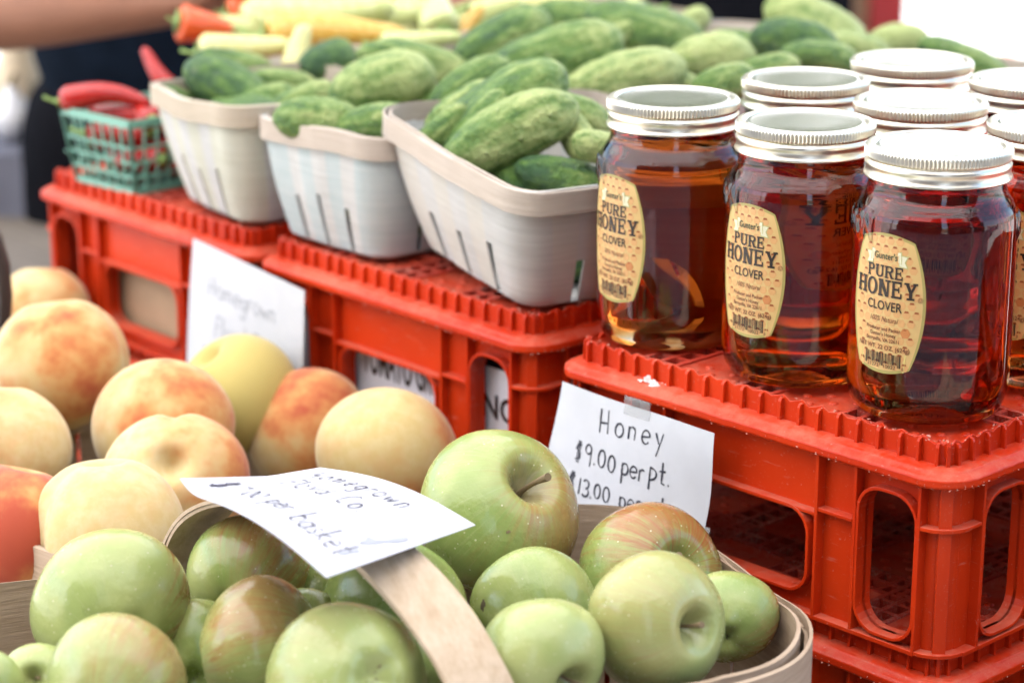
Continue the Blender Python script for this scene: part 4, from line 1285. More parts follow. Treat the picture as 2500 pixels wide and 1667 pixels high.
def apple(label, p, r, axis, spin=0.0, blush=.4, yel=.3, rus=.6, group=None):
    i = napp[0]; napp[0] += 1
    o = put('apple', AM[i % 5], None, p, orient2(axis, spin) if isinstance(spin, tuple) else orient(axis, spin)); o.scale = (r,) * 3
    o.color = (blush, yel, rus, 1)
    tag(o, label, 'apple', group or 'green apples in the basket')
    st = put('stem', SM[i % 4], o); put('calyx', KM[i % 2], o)
    if i == 0: st.scale = (1, 1, 1.18)
    return o
def AP(label, px, py, wpx, y, axis, spin=0, blush=.4, yel=.3, rus=.6):
    p = aty(px, py, y)
    return apple(label, p, mm_per(wpx, p) / 2.06, axis, spin, blush, yel, rus)
# axis: where the stem end points (x right, y away from us, z up)
AP('largest green apple perched on top with its long stem showing', 1142, 1182, 392, 1.080, (.50, -.48, .71), (.9, -.2, -.4), .75, .22, 1.0)
AP('red-streaked green apple right of the top apple below the honey sign', 1492, 1325, 342, 1.050, (.48, -.735, .478), (.1, .3, .9), 1.15, .18, .6)
AP('smooth pale green apple at front right, stem facing out', 1503, 1430, 334, .950, (.66, -.72, .21), (-.6, -.3, .5), .35, .68, .5)
AP('small green apple wedged against the right end of the basket rim', 1674, 1418, 228, 1.005, (.2, .9, .2), (.3, -.5, -.6), 1.1, .20, .4)
AP('pale green apple in front of the handle, stem hollow at the bottom edge', 1237, 1512, 306, .920, (.60, -.78, -.18), 1.0, .05, .62, .4)
AP('green apple with a dark bruise beneath the largest apple', 1228, 1402, 296, 1.000, (-.3, .9, .3), 2.6, .02, .28, .5)
AP('deep green apple behind the handle below the price card', 903, 1412, 352, 1.000, (.3, .9, .2), 4.0, .20, .0, .5)
AP('scarred green apple next to the handle foot under the price card', 575, 1330, 304, 1.030, (.2, .9, .25), (.6, -.2, .8), .85, .20, .6)
AP('russet-red flushed apple with its stem hollow to the right', 600, 1490, 335, .950, (.93, -.11, .33), (-.5, .0, .8), .80, .42, .6)
AP('speckled yellow-green apple at the left basket rim', 255, 1392, 364, .980, (-.3, .95, .2), (.4, -.6, -.3), 1.25, .50, .4)
AP('mottled apple at the bottom edge below the left rim apple', 268, 1572, 330, .900, (.2, .95, .2), (.6, -.4, .6), .70, .62, .4)
AP('pale green apple at the bottom edge left of the handle', 800, 1572, 384, .900, (-.45, .74, -.50), (.2, -.4, .8), .25, .60, .9)
AP('small light green apple peeking out at the bottom left corner', 85, 1562, 176, .935, (.1, -.8, .5), .6, .0, .55, .4)
AP('green apple cut off by the left edge at the bottom corner', -40, 1580, 190, .900, (0, .95, .2), .6, .0, .5, .4)
AP('green apple low down right behind the handle strip', 945, 1525, 210, .960, (0, .95, .2), .6, .3, .4, .4)
AP('dark green apple in the gap under the price card corner', 765, 1375, 220, 1.030, (0, .95, .2), .6, .1, .0, .4)
AP('dark apple deep in the gap between the left apples', 455, 1500, 250, .985, (0, .95, .2), .6, .3, .1)
AP('dark apple deep in the gap in front of the handle', 1010, 1480, 230, .985, (0, .95, .2), 1.6, .2, .1)
AP('apple hidden below the scarred one near the left rim', 700, 1460, 220, .990, (0, .95, .2), 2.6, .2, .1)
def blemish(o, px, py, rpx, mat, name, seed=1):
    """an irregular dark spot lying on the apple skin where the photograph shows it"""
    c = o.location; r = o.scale[0] * 1.03; k = ray(px, py).normalized(); org = Vector((0, 0, CAMZ)); b0 = (org - c).dot(k); d = b0 * b0 - ((org - c).length_squared - r * r)
    if d < 0: return
    hit = org + k * (-b0 - math.sqrt(d))
    bpy.context.view_layer.update()
    inv = o.matrix_world.inverted(); deps = o.data
    loc = inv @ hit; ok, p, nrm, _ = o.ray_cast(loc * 2.0, -loc.normalized())
    if not ok: return
    rs = mm_per(rpx, hit) / o.scale[0]; rnd_ = random.Random(seed)
    a = nrm.orthogonal().normalized(); b_ = nrm.cross(a); vs = []
    for q in range(18):
        rr = rs * rnd_.uniform(.55, 1.1); t_ = 2 * math.pi * q / 18
        st = p + a * rr * math.cos(t_) + b_ * rr * .6 * math.sin(t_)
        ok, h2, n2, _ = o.ray_cast(st + nrm * .3, -nrm)
        vs.append((h2 if ok else st) + nrm * .006)
    mb = MB(); mb.add(vs + [p + nrm * .007], [(q, (q + 1) % 18, 18) for q in range(18)]); mb.build(name, mat, o)
A_ = {o['label']: o for o in bpy.data.objects if o.name.startswith('apple') and 'label' in o and o.get('category') == 'apple'}
blemish(A_['green apple with a dark bruise beneath the largest apple'], 1108, 1388, 15, M['calyx'], 'bruise', 2)
blemish(A_['largest green apple perched on top with its long stem showing'], 1168, 1222, 7, M['stem'], 'scab', 3)
blemish(A_['pale green apple at the bottom edge left of the handle'], 900, 1512, 6, M['stem'], 'scab', 4)
rnd = random.Random(4)
for k in range(13):
    t = rnd.uniform(.13, .465); n = rnd.uniform(.855, 1.005)
    q = TN(t, n)
    apple('green apple buried low in the apple basket', (q.x, q.y, ZJ - .132 + rnd.uniform(-.02, .004)), rnd.uniform(.027, .031), (rnd.uniform(-1, 1), rnd.uniform(-1, 1), rnd.uniform(-.5, 1)), rnd.uniform(0, 6), rnd.uniform(0, .7), rnd.uniform(0, .6), .5, 'apples low in the basket')
def peach_mesh(seed):
    rnd = random.Random(seed); n, m = 64, 44
    ph = [rnd.uniform(0, 6.28) for _ in range(5)]
    vs = []; fs = []
    for j in range(m + 1):
        t = math.pi * j / m; t = max(.012, min(math.pi - .012, t))
        for i in range(n):
            th = 2 * math.pi * i / n
            dth = (th - 1.3 + math.pi) % (2 * math.pi) - math.pi
            rho = math.sin(t); z = .94 * math.cos(t)
            gr = .095 * math.exp(-(dth / .15) ** 2) * max(0, math.sin(t)) ** .6
            if z > 0: z -= .30 * math.exp(-(rho / .20) ** 2)
            else: z -= .05 * math.exp(-(rho / .15) ** 2)
            k = 1 - gr + .025 * math.cos(2 * th + ph[0]) + .012 * math.cos(3 * th + ph[1]) + .012 * math.sin(2 * t + ph[2])
            vs.append((rho * k * math.cos(th), rho * k * math.sin(th), z))
    for j in range(m):
        for i in range(n):
            l = (i + 1) % n
            fs.append((j * n + i, (j + 1) * n + i, (j + 1) * n + l, j * n + l))
    fs.append(tuple(range(n - 1, -1, -1))); fs.append(tuple(range(m * n, m * n + n)))
    b = MB(); b.add(vs, fs); return b.mesh('peach', M['peach'], True)
PM = [peach_mesh(s) for s in range(4)]
npe = [0]
def peach(label, p, r, axis, spin, blush, yel, group='peaches in the basket'):
    i = npe[0]; npe[0] += 1
    o = put('peach', PM[i % 4], None, p, orient2(axis, spin) if isinstance(spin, tuple) else orient(axis, spin)); o.scale = (r,) * 3; o.color = (blush, yel, 0, 1)
    return tag(o, label, 'peach', group)
def PE(label, px, py, wpx, size, axis, spin, blush, yel):
    depth = FPX * size / (wpx * S_)
    k = ray(px, py); p = Vector((0, 0, CAMZ)) + k * depth
    return peach(label, p, size / 2.04, axis, spin, blush, yel)
PE('biggest peach on the left, standing highest with orange underside', 142, 832, 326, .086, (-.1, .2, 1), (.2, -.9, -.2), .95, .15)
PE('blurred peach behind the biggest one at the left', 100, 715, 230, .070, (0, .3, 1), (.3, -.3, .9), .8, .1)
PE('pale peach with red shoulder in the centre of the pile', 377, 985, 346, .086, (.3, .5, .5), (.5, .4, .8), .95, .12)
PE('yellow-green peach in front of the left paper sign', 548, 905, 288, .076, (-.5, -.2, .8), 3.0, .0, .95)
PE('peach with orange-red blush left of the tomato carton', 706, 990, 300, .079, (-.8, -.1, .5), (.5, -.5, .7), 1.2, .15)
PE('golden peach touching the largest apple on its right', 890, 1040, 326, .080, (.2, .6, .7), (.2, -.4, -.9), 1.0, .30)
PE('peach with a dark stem scar above the handle foot', 402, 1110, 344, .082, (.08, -.78, .62), (.8, -.1, .4), .95, .05)
PE('large pale cream peach against the apple basket rim', 248, 1222, 380, .0855, (-.05, .2, 1), (-.7, .5, .0), .55, .12)
PE('deep red-cheeked peach at the left edge above the rim', 22, 1222, 346, .0785, (.2, .3, .9), (-.2, -.9, -.6), 1.45, .05)
PE('pale peach cut off by the left edge', -10, 1035, 340, .083, (0, .3, 1), (-.5, -.5, -.5), .75, .05)
PE('yellow peach half hidden at the left behind the pale ones', 95, 1075, 190, .066, (0, .5, 1), 4.0, .3, .6)
PE('orange peach with a deep hollow under the central peach', 255, 1085, 190, .068, (-.6, -.5, .4), 4.0, .7, .2)
PE('peach glimpsed between the handle foot and the price card', 610, 1170, 260, .076, (0, .2, 1), 2.0, .3, .25)
PE('pale peach sliver right behind the biggest peach', 262, 880, 190, .072, (0, .2, 1), 1.0, .2, .2)
rnd = random.Random(8)
for k in range(8):
    a, b = rnd.uniform(.33, .53), rnd.uniform(-.22, -.06)
    p = W(a, b, -.150 + rnd.uniform(-.01, .01))
    peach('peach buried low in the peach basket', p, .036, (rnd.uniform(-1, 1), rnd.uniform(-1, 1), 1), rnd.uniform(0, 6), .7, .2, 'peaches low in the basket')

# ================================================================== VENEER BASKETS ON THE CRATES
def till_basket(label, a, b, rot, mat, rim, s0=.053, s1=.066, H=.078, seed=0, z=.0006, slots=3, ex0=0.0, ex1=0.0, mat2=None):
    p = W(a, b, z)
    t = thing('veneer_basket', label, 'basket', p, (0, 0, VANG + R(rot)), 'veneer berry baskets')
    rnd = random.Random(seed)
    n_side = 18; rows = 10
    def ringp(f_, off=0.0):
        h = s0 + (s1 - s0) * f_ + off; rc = .016 + .004 * f_
        pts = []
        hl = h + ex0 + (ex1 - ex0) * f_
        cs = [(h - rc, -hl + rc, -90), (h - rc, hl - rc, 0), (-h + rc, hl - rc, 90), (-h + rc, -hl + rc, 180)]
        for q, (cx_, cy_, a0) in enumerate(cs):
            for i in range(6):
                th = R(a0 + 90 * i / 5); pts.append((cx_ + rc * math.cos(th), cy_ + rc * math.sin(th), math.cos(th), math.sin(th)))
            nc = cs[(q + 1) % 4]; th = R(nc[2]); A = pts[-1]; B = (nc[0] + rc * math.cos(th), nc[1] + rc * math.sin(th))
            for i in range(1, n_side):
                pts.append((A[0] + (B[0] - A[0]) * i / n_side, A[1] + (B[1] - A[1]) * i / n_side, A[2], A[3]))
        return pts
    per = 6 + n_side - 1
    slot_cols = {int(n_side * (k + .5) / slots) for k in range(slots)}
    def wav(i, f_):
        q, k = divmod(i, per); k -= 5
        if k < 0: return 0
        strip = int(k / (n_side / slots)) % 2
        return (.0009 if strip else 0) + .0012 * math.sin(math.pi * k / n_side * 2 + q + seed) * f_
    vs = []; fs = []; N = per * 4
    zrow = [0, .003, .010, .018, .026, .031, .036, .048, .060, .069, H]
    for ly in (0, .0013):
        for j, zz in enumerate(zrow):
            f_ = zz / H
            bulge = .0025 * math.sin(math.pi * f_)
            for i, (x, y, nx, ny) in enumerate(ringp(f_)):
                d = wav(i, f_) + bulge - ly
                if j == 0: d -= .0035
                vs.append((x + nx * d, y + ny * d, zz))
    L = len(zrow) * N
    hole = set()
    for q in range(4):
        for c in slot_cols:
            top = rnd.choice((5, 5, 6))
            for j in range(1, top): hole.add((q * per + 5 + c, j))
    for j in range(len(zrow) - 1):
        for i in range(N):
            if (i, j) in hole: continue
            l = (i + 1) % N
            fs.append((j * N + i, j * N + l, (j + 1) * N + l, (j + 1) * N + i))
            fs.append((L + (j + 1) * N + i, L + (j + 1) * N + l, L + j * N + l, L + j * N + i))
            for di, dj, e0, e1 in ((-1, 0, (i, j), (i, j + 1)), (1, 0, (l, j + 1), (l, j)), (0, -1, (l, j), (i, j)), (0, 1, (i, j + 1), (l, j + 1))):
                nb_ = ((i + di) % N, j + dj)
                if nb_ in hole or (dj and not 0 <= j + dj < len(zrow) - 1):
                    p0 = e0[1] * N + e0[0]; p1 = e1[1] * N + e1[0]
                    fs.append((p0, p1, p1 + L, p0 + L))
    bd = MB(); bd.add(vs, fs)
    def strip_of(f_):
        i = min(f_[:2]) % L % N; q_, k = divmod(i, per); k -= 5
        return 1 if k >= 0 and int(k / (n_side / slots / 2) + seed) % 2 else 0
    bd.m = [strip_of(f_) for f_ in fs]
    bd.build('body', [mat, mat2 or mat], t, True, 35)
    fl = MB(); fp = ringp(0, -.004)
    fl.add([(x, y, .0012) for x, y, *_ in fp] + [(x, y, .0024) for x, y, *_ in fp], [tuple(range(N - 1, -1, -1)), tuple(range(N, 2 * N))] + [(i, (i + 1) % N, N + (i + 1) % N, N + i) for i in range(N)])
    fl.build('floor', mat, t)
    rb = MB(); ph = rnd.uniform(0, 6)
    def rz(i, k): return .0016 * math.sin(i * .11 + ph) + .0009 * math.sin(i * .31 + ph * 2)
    pth = [(x + nx * (wav(i, 1.0) + .0016), y + ny * (wav(i, 1.0) + .0016), nx, ny) for i, (x, y, nx, ny) in enumerate(ringp(1.0))]
    rb.sweep(pth, [(-.0004, H - .0118), (-.0004, H + .0014), (.0005, H + .0017), (.0005, H - .0118)], zfn=rz)
    rb.build('rim_band', rim, t, True, 35)
    ri = MB()
    pth2 = [(x + nx * (wav(i, 1.0) - .0018), y + ny * (wav(i, 1.0) - .0018), nx, ny) for i, (x, y, nx, ny) in enumerate(ringp(1.0))]
    ri.sweep(pth2, [(0, H - .011), (0, H + .0012), (.0012, H + .0016), (.0012, H - .011)], zfn=rz)
    ri.build('rim_band', rim, t, True, 35)
    return t
# (a, b) of the basket centres on the crate decks
till_basket('ash-grey veneer basket of cucumbers right beside the honey jars', .362, .092, -12, M['veneer3'], M['rim2'], .0550, .0770, .078, 1, z=.0055, ex0=.008, ex1=.011, mat2=M['veneer4']).rotation_euler.x = R(5)
till_basket('blue-grey veneer basket of cucumbers in the middle of the row', .499, .080, 0, M['veneer2'], M['rim2'], .0500, .0630, .076, 2, mat2=M['veneer3'])
till_basket('cream veneer basket of cucumbers next to the green chili basket', .618, .078, -9, M['veneer1'], M['rim1'], .0480, .0660, .078, 3, mat2=M['veneer3'])
till_basket('veneer basket hidden under cucumbers in the back row, right side', .465, .255, 5, M['veneer2'], M['rim2'], .056, .069, .075, 4)
till_basket('veneer basket hidden under cucumbers in the back row, left side', .62, .235, -4, M['veneer1'], M['rim1'], .056, .069, .075, 5)
till_basket('veneer basket under the pale cucumbers furthest to the right', .40, .46, 8, M['veneer3'], M['rim2'], .06, .075, .075, 6)
till_basket('veneer basket under the cucumbers at the far back', .57, .46, 8, M['veneer3'], M['rim2'], .06, .075, .075, 7)
till_basket('veneer basket heaped with banana peppers at the back', .80, .30, 3, M['veneer1'], M['rim1'], .06, .078, .075, 8)
till_basket('veneer basket heaped with pale peppers behind the cucumbers', .745, .46, -5, M['veneer1'], M['rim1'], .06, .075, .075, 9)

# ------------------------------------------------------------------ cucumbers
def cuc_mesh(seed):
    rnd = random.Random(seed); n, m = 40, 56; vs = []; fs = []
    bend = rnd.uniform(-.10, .10); ph = [rnd.uniform(0, 6.28) for _ in range(4)]
    asp = rnd.uniform(.34, .40)
    for j in range(m + 1):
        t = math.pi * j / m; t = max(.02, min(math.pi - .02, t))
        x = -math.cos(t)
        r0 = asp * (1 - abs(x) ** 2.7) ** .56 * (1 + .10 * x * rnd.choice((1,)))
        for i in range(n):
            th = 2 * math.pi * i / n
            y, z = r0 * math.cos(th), r0 * math.sin(th)
            k = 1 + .03 * math.cos(3 * th + ph[0])
            nz = noise.noise(Vector((x * 3.2 + seed * 9, y * 7, z * 7)))
            nz2 = noise.noise(Vector((x * 9 + seed * 5, y * 16, z * 16)))
            k += .055 * nz + .06 * max(0, nz2) + .05 * max(0, noise.noise(Vector((x * 15 + seed, y * 26, z * 26))) - .25)
            vs.append((x, y * k + bend * (1 - x * x), z * k))
    for j in range(m):
        for i in range(n):
            l = (i + 1) % n
            fs.append((j * n + i, j * n + l, (j + 1) * n + l, (j + 1) * n + i))
    fs.append(tuple(range(n - 1, -1, -1))); fs.append(tuple(range(m * n, m * n + n)))
    b = MB(); b.add(vs, fs); return b.mesh('cucumber', M['cuc'], True)
QM = [cuc_mesh(s) for s in range(6)]
ncu = [0]
def cucumber(label, p, L, axis, pale, group, fat=1.0):
    i = ncu[0]; ncu[0] += 1
    ax = Vector(axis).normalized()
    rot = (ax.to_track_quat('X', 'Z') @ Matrix.Rotation(i * 1.7, 3, 'X').to_quaternion()).to_euler()
    o = put('cucumber', QM[i % 6], None, p, rot); o.scale = (L / 2, L / 2 * fat * 1.1, L / 2 * fat * 1.1); o.color = (pale * .98 + .10, 0, 0, 1)
    return tag(o, label, 'cucumber', group)
def CU(label, px, py, lpx, ang, y, pale, tilt=.15, fat=1.0, group='cucumbers in view', grow=1.08):
    p = aty(px, py, y); L = mm_per(lpx, p) * (grow if y < 1.48 else 1.0)
    ax = RT * math.cos(R(ang)) - DN * math.sin(R(ang)) + FW * tilt
    return cucumber(label, p, L, ax, pale, group, fat)
CU('dark plump cucumber at the left of the cream basket', 515, 205, 225, -33, 1.545, .10, -.2, 1.42)
CU('cucumber end lying behind the dark one in the cream basket', 540, 150, 190, -12, 1.64, .30, .2, 1.1)
CU('deep green blunt cucumber standing up in the cream basket', 748, 140, 150, 24, 1.62, .02, .5, 1.5)
CU('cucumber tip poking out over the left corner of the cream basket', 405, 232, 110, -25, 1.55, .30, .4, 1.3)
CU('dull pale cucumber between the dark ones of the cream basket', 650, 190, 160, -6, 1.58, .55, .2, 1.1)
CU('glossy light green cucumber on top of the blue-grey basket', 878, 198, 236, 14, 1.47, .62, .1, 1.30)
CU('cucumber at the left inside the blue-grey basket', 690, 232, 175, 22, 1.50, .50, .2, 1.2)
CU('mottled cucumber resting on the front rim of the blue-grey basket', 735, 285, 205, -9, 1.415, .48, .0, 1.25)
CU('warty cucumber at the front right of the blue-grey basket', 865, 302, 205, 6, 1.405, .35, .1, 1.12)
CU('cucumber at the right back of the blue-grey basket', 990, 243, 215, 10, 1.47, .42, .2, 1.05)
CU('slim cucumber lying behind the glossy one at the back', 955, 155, 285, -13, 1.57, .50, .1, .90)
CU('long dark cucumber slanting up in the ash-grey basket', 1150, 255, 335, 33, 1.375, .20, .15, 1.02)
CU('knobbly light cucumber below it in the ash-grey basket', 1170, 316, 330, 27, 1.325, .52, .1, 1.0)
CU('yellowish cucumber pointing down near the leftmost honey jar', 1318, 312, 150, -62, 1.335, .75, -.5, 1.2)
CU('small pale cucumber end touching the leftmost honey jar lid', 1375, 330, 120, -10, 1.300, .85, .3, 1.4)
CU('dark cucumber low at the front rim of the ash-grey basket', 1290, 408, 210, -12, 1.305, .08, .1, 1.15)
CU('broad cucumber lying across the top of the back row', 1268, 132, 345, 17, 1.52, .38, .1, 1.05)
CU('cucumber slanting behind it towards the peppers', 1150, 95, 255, 27, 1.60, .25, .1, 1.12)
CU('cucumber at the top edge left of the black cloth', 1345, 50, 260, -8, 1.70, .40, .1, 1.0)
CU('large blurred cucumber at the top in the middle', 1480, 70, 290, -14, 1.64, .30, .1, 1.15)
CU('washed-out cucumber lying low right behind the ash-grey basket', 1430, 190, 310, 14, 1.49, .72, .1, 1.0)
CU('pale round cucumber right above the two left lids', 1632, 140, 220, 6, 1.55, .85, .2, 1.30)
CU('bright green cucumber touching the second-row lid', 1660, 195, 170, 15, 1.48, .45, .3, 1.30)
CU('dark cucumber below the big pale one at the back right', 1825, 105, 215, -12, 1.62, .15, .1, 1.25)
CU('big pale cucumber standing highest at the back right', 1872, 70, 265, -28, 1.70, .88, .1, 1.30)
CU('grey-green cucumber just behind the rearmost lids', 1880, 140, 200, -4, 1.58, .35, .2, 1.0)
CU('whitish cucumber below the red post', 2060, 102, 160, 8, 1.70, .95, .2, 1.3)
CU('smooth grey-green cucumber in front of the bright pavement', 2215, 142, 235, -22, 1.62, .40, .1, 1.05)
CU('blurred cucumber left of the big pale one', 1700, 115, 190, -10, 1.66, .40, .1, 1.1)
CU('pale cucumber stub at the top edge beside the black cloth', 1585, 55, 110, 35, 1.72, .95, .3, 1.3)
CU('cucumber filling the gap between the blue-grey and ash-grey baskets', 1075, 205, 220, 35, 1.45, .25, .2, .95)
CU('cucumber against the left back rim inside the ash-grey basket', 1090, 290, 200, 50, 1.350, .30, .2, .95)
CU('cucumber filling the left corner of the ash-grey basket', 1010, 292, 150, 40, 1.352, .40, .2, 1.0)
CU('bright cucumber heaped at the left of the ash-grey basket', 1062, 246, 190, 32, 1.382, .55, .2, 1.0)
CU('light cucumber lying in the left of the ash-grey basket', 1100, 328, 130, 22, 1.335, .60, .2, .95)
CU('cucumber at the right back inside the ash-grey basket', 1305, 262, 200, -18, 1.355, .45, .2, 1.0)
CU('green cucumber at the very front of the ash-grey basket', 1150, 372, 220, -14, 1.330, .22, .0, 1.0)
CU('cucumber leaning on the right rim of the cream basket', 600, 235, 170, 18, 1.53, .35, .1, 1.1)
CU('cucumber tucked under the broad one in the back row', 1390, 150, 200, -20, 1.56, .30, .2, 1.0)
CU('slender cucumber between the top cucumbers in the middle', 1400, 95, 190, 30, 1.62, .55, .2, .9)
CU('short cucumber at the right end of the washed-out one', 1560, 195, 130, -25, 1.50, .80, .2, 1.2)
CU('cucumber squeezed below the dark one at the back right', 1760, 165, 170, 12, 1.54, .50, .2, 1.0)
CU('pale cucumber lying behind the rear lids', 1960, 120, 190, -10, 1.66, .80, .2, 1.1)
rnd = random.Random(6)
for (a, b, n) in ((.362, .092, 6), (.499, .080, 6), (.618, .078, 6), (.465, .255, 3), (.62, .235, 3), (.40, .46, 3), (.57, .46, 3)):
    for k in range(n):
        p = W(a + rnd.uniform(-.028, .028), b + rnd.uniform(-.020, .012) - (.016 if k % 2 else 0), .024 + .030 * (k % 2) + rnd.uniform(-.004, .006))
        dr = U.lerp(V, rnd.uniform(-.25, .25))
        cucumber('cucumber buried inside a veneer basket under the top ones', p, rnd.uniform(.080, .092), (dr.x, dr.y, rnd.uniform(-.08, .08)), rnd.uniform(0, .3), 'cucumbers low in the baskets')

# ------------------------------------------------------------------ peppers
def pepper_mesh(seed, bulge=.16, curve=.12):
    rnd = random.Random(seed); pts = []; rad = []
    for k in range(19):
        f_ = k / 18
        pts.append((f_ * 2 - 1, curve * math.sin(math.pi * f_) + .02 * math.sin(7 * f_ + seed), .03 * math.sin(5 * f_ + seed * 2)))
        rad.append(max(.012, bulge * (min(1, (f_ / .10) ** .5)) * (1 - .62 * f_ ** 1.4) * (1 if f_ < .93 else (1 - (f_ - .93) / .075) ** .5 if f_ < 1 else .08)))
    b = MB(); b.tube(pts, rad, 16); return b
def pstem_mesh(seed, bulge=.16):
    b = MB(); b.tube([(-1.30, .10, .07), (-1.20, .04, .03), (-1.10, .01, .01), (-1.02, 0, 0), (-.965, 0, 0)], [.040, .034, .036, .06, bulge * .66], 10); return b
pep = {}
npp = [0]
def pepper(label, p, L, axis, kind, bulge=.17, curve=.10, roll=0, group='peppers at the back', cat='pepper'):
    i = npp[0]; npp[0] += 1
    ax = Vector(axis).normalized()
    rot = (ax.to_track_quat('X', 'Z') @ Matrix.Rotation(roll, 3, 'X').to_quaternion()).to_euler()
    o = put('chili_pepper' if kind in ('chili',) else 'pepper', pepper_mesh(i, bulge, curve).mesh('pepper', M[kind], True), None, p, rot); o.scale = (L / 2,) * 3
    put('stem', pstem_mesh(i, bulge).mesh('stem', M['pstem'], True), o)
    return tag(o, label, cat, group)
def PP(label, px, py, lpx, ang, y, kind, bulge=.22, tilt=.1, curve=.08, roll=0):
    p = aty(px, py, y); ax = RT * math.cos(R(ang)) - DN * math.sin(R(ang)) + FW * tilt
    return pepper(label, p, mm_per(lpx, p) * 1.05, ax, kind, bulge * 1.6, curve, roll)
PP('long orange-yellow pepper lying across the pepper heap', 770, 80, 320, 2, 1.74, 'orange', .20)
PP('long pale green pepper with a bent stem above the orange one', 725, 42, 350, 8, 1.80, 'palegreen', .22)
PP('scarlet pepper with a green stem end beside the arm', 470, 62, 130, -8, 1.76, 'scarlet', .42, .4)
PP('short pale green pepper right of the scarlet one', 545, 70, 150, 4, 1.78, 'palegreen', .32)
PP('whitish yellow pepper along the front of the heap', 560, 112, 210, 6, 1.68, 'yellow', .24)
PP('yellow pepper standing upright in the front of the heap', 690, 120, 130, 80, 1.67, 'yellow', .36)
PP('pale pepper with its round green calyx facing us', 1008, 30, 150, 100, 1.78, 'palegreen', .40, .9)
PP('cream pepper standing at the top edge of the heap', 935, 22, 150, 85, 1.83, 'yellow', .30)
PP('pale green pepper lying just above the slim cucumber', 965, 96, 190, 5, 1.69, 'palegreen', .20)
PP('light yellow-green pepper right of the calyx pepper', 1120, 32, 170, 20, 1.84, 'palegreen', .30)
PP('bright yellow pepper at the top edge on the right of the heap', 1255, 12, 180, 10, 1.90, 'yellow', .26)
PP('red pepper at the top edge beside the forearm', 590, 8, 140, 16, 1.88, 'scarlet', .30)
PP('golden pepper glimpsed below the light green one', 1080, 60, 110, 60, 1.80, 'orange', .30)
PP('pale pepper at the top edge in the middle of the heap', 830, 12, 220, -6, 1.86, 'yellow', .24)
rnd = random.Random(12)
for (a, b) in ((.80, .30), (.745, .46)):
    for k in range(4):
        p = W(a + rnd.uniform(-.03, .03), b + rnd.uniform(-.03, .03), .055 + .012 * (k % 3))
        pepper('pepper buried low in the heap of pale peppers', p, .11, (rnd.uniform(-1, 1), rnd.uniform(-1, 1), rnd.uniform(-.1, .1)), ('palegreen', 'yellow')[k % 2], .22, .05, 0, 'peppers low in the heap')

# ------------------------------------------------------------------ green plastic basket of chilies
gb = thing('plastic_berry_basket', 'mint green plastic lattice basket of red chilies at the left end', 'basket', W(.742, .052, .0006), (0, 0, VANG + R(4)))
s0, s1, H = .033, .0395, .051
def gp(side, u, f_):
    h = s0 + (s1 - s0) * f_; a = u * h
    x, y = [(-h, -a), (a, -h), (h, a), (-a, h)][side]
    return (x, y, H * f_)
for side in range(4):
    b = MB()
    for f_, w_ in ((.02, .0036), (.22, .0015), (.42, .0015), (.62, .0015), (.96, .0055)):
        b.bar(gp(side, -1, f_), gp(side, 1, f_), .0022, w_)
    for k in range(8):
        u = -1 + 2 * k / 7
        b.bar(gp(side, u, 0), gp(side, u, .98), .0014, .0014 if 0 < k < 7 else .0034)
    for k in range(4):
        u = -.86 + .57 * k
        b.bar(gp(side, u, .22), gp(side, u + .28, .42), .0012, .0012)
    b.build('lattice_side', M['green_pl'], gb)
b = MB()
for k in range(6):
    q = -s0 + 2 * s0 * k / 5
    b.box(-s0, s0, q - .0012, q + .0012, 0, .002); b.box(q - .0012, q + .0012, -s0, s0, .0002, .0018)
b.build('lattice_floor', M['green_pl'], gb)
p = aty(240, 238, 1.60)
pepper('big red chili laid across the green basket, green stem curling up', p, mm_per(215, p), RT * 1 + DN * .05 + FW * -.06, 'chili', .30, .22, R(90), 'red chilies', 'chili pepper')
p = aty(368, 170, 1.72)
pepper('red chili sticking up behind the green basket', p, mm_per(150, p), RT * -.55 - DN * .8 + FW * .1, 'chili', .34, .04, 0, 'red chilies', 'chili pepper')
rnd = random.Random(14)
for k in range(16):
    p = W(.742 + rnd.uniform(-.016, .016), .052 + rnd.uniform(-.016, .016), .010 + .0028 * k)
    pepper('red chili inside the green lattice basket', p, rnd.uniform(.052, .060) * 1.05, (rnd.uniform(-1, 1), rnd.uniform(-1, 1), rnd.uniform(-.2, .2)), 'chili', .26, .08, 0, 'chilies inside the green basket', 'chili pepper')

# ================================================================== BOXES INSIDE THE CRATES
cb = thing('printed_carton', 'white printed carton seen through the openings of the middle crate', 'carton', W(.421, .040, -.103), (0, 0, VANG))
b = MB(); b.box(-.014, .22, -.112, .112, 0, .080)
put('box', bevel_mesh(b.mesh('box', M['card_white']), .002), cb)
b = MB()
def frontface(vs, fs, y0, z0, e=.0004):     # text on the face x = -.012 (towards us), reading along -y
    b.add([(-.014 - e, -(x) + y0, z + z0) for x, z in vs], fs)
def fit(text, w_, h_, bold):
    vs, fs = font_mesh(text, 1.0, bold)
    x0, x1 = min(v[0] for v in vs), max(v[0] for v in vs); y0, y1 = min(v[1] for v in vs), max(v[1] for v in vs)
    return [((v[0] - (x0 + x1) / 2) / (x1 - x0) * w_, (v[1] - y0) / (y1 - y0) * h_) for v in vs], fs
frontface(*fit('TOMATO GROWERS', .104, .0235, .012), -.0105, .0335)
frontface(*fit('INC.', .037, .0150, .02), -.0850, .0330)
b.build('print', M['p_black'], cb)
b = MB(); b.add([(-.0146, .112, .064), (-.0146, -.112, .064), (-.0146, -.112, .0805), (-.0146, .112, .0805)], [(0, 1, 2, 3)]); b.build('dark_stripe', M['black'], cb)
bx2 = thing('cardboard_box', 'plain brown cardboard box inside the left end crate', 'carton', W(.689, .038, -.103), (0, 0, VANG))
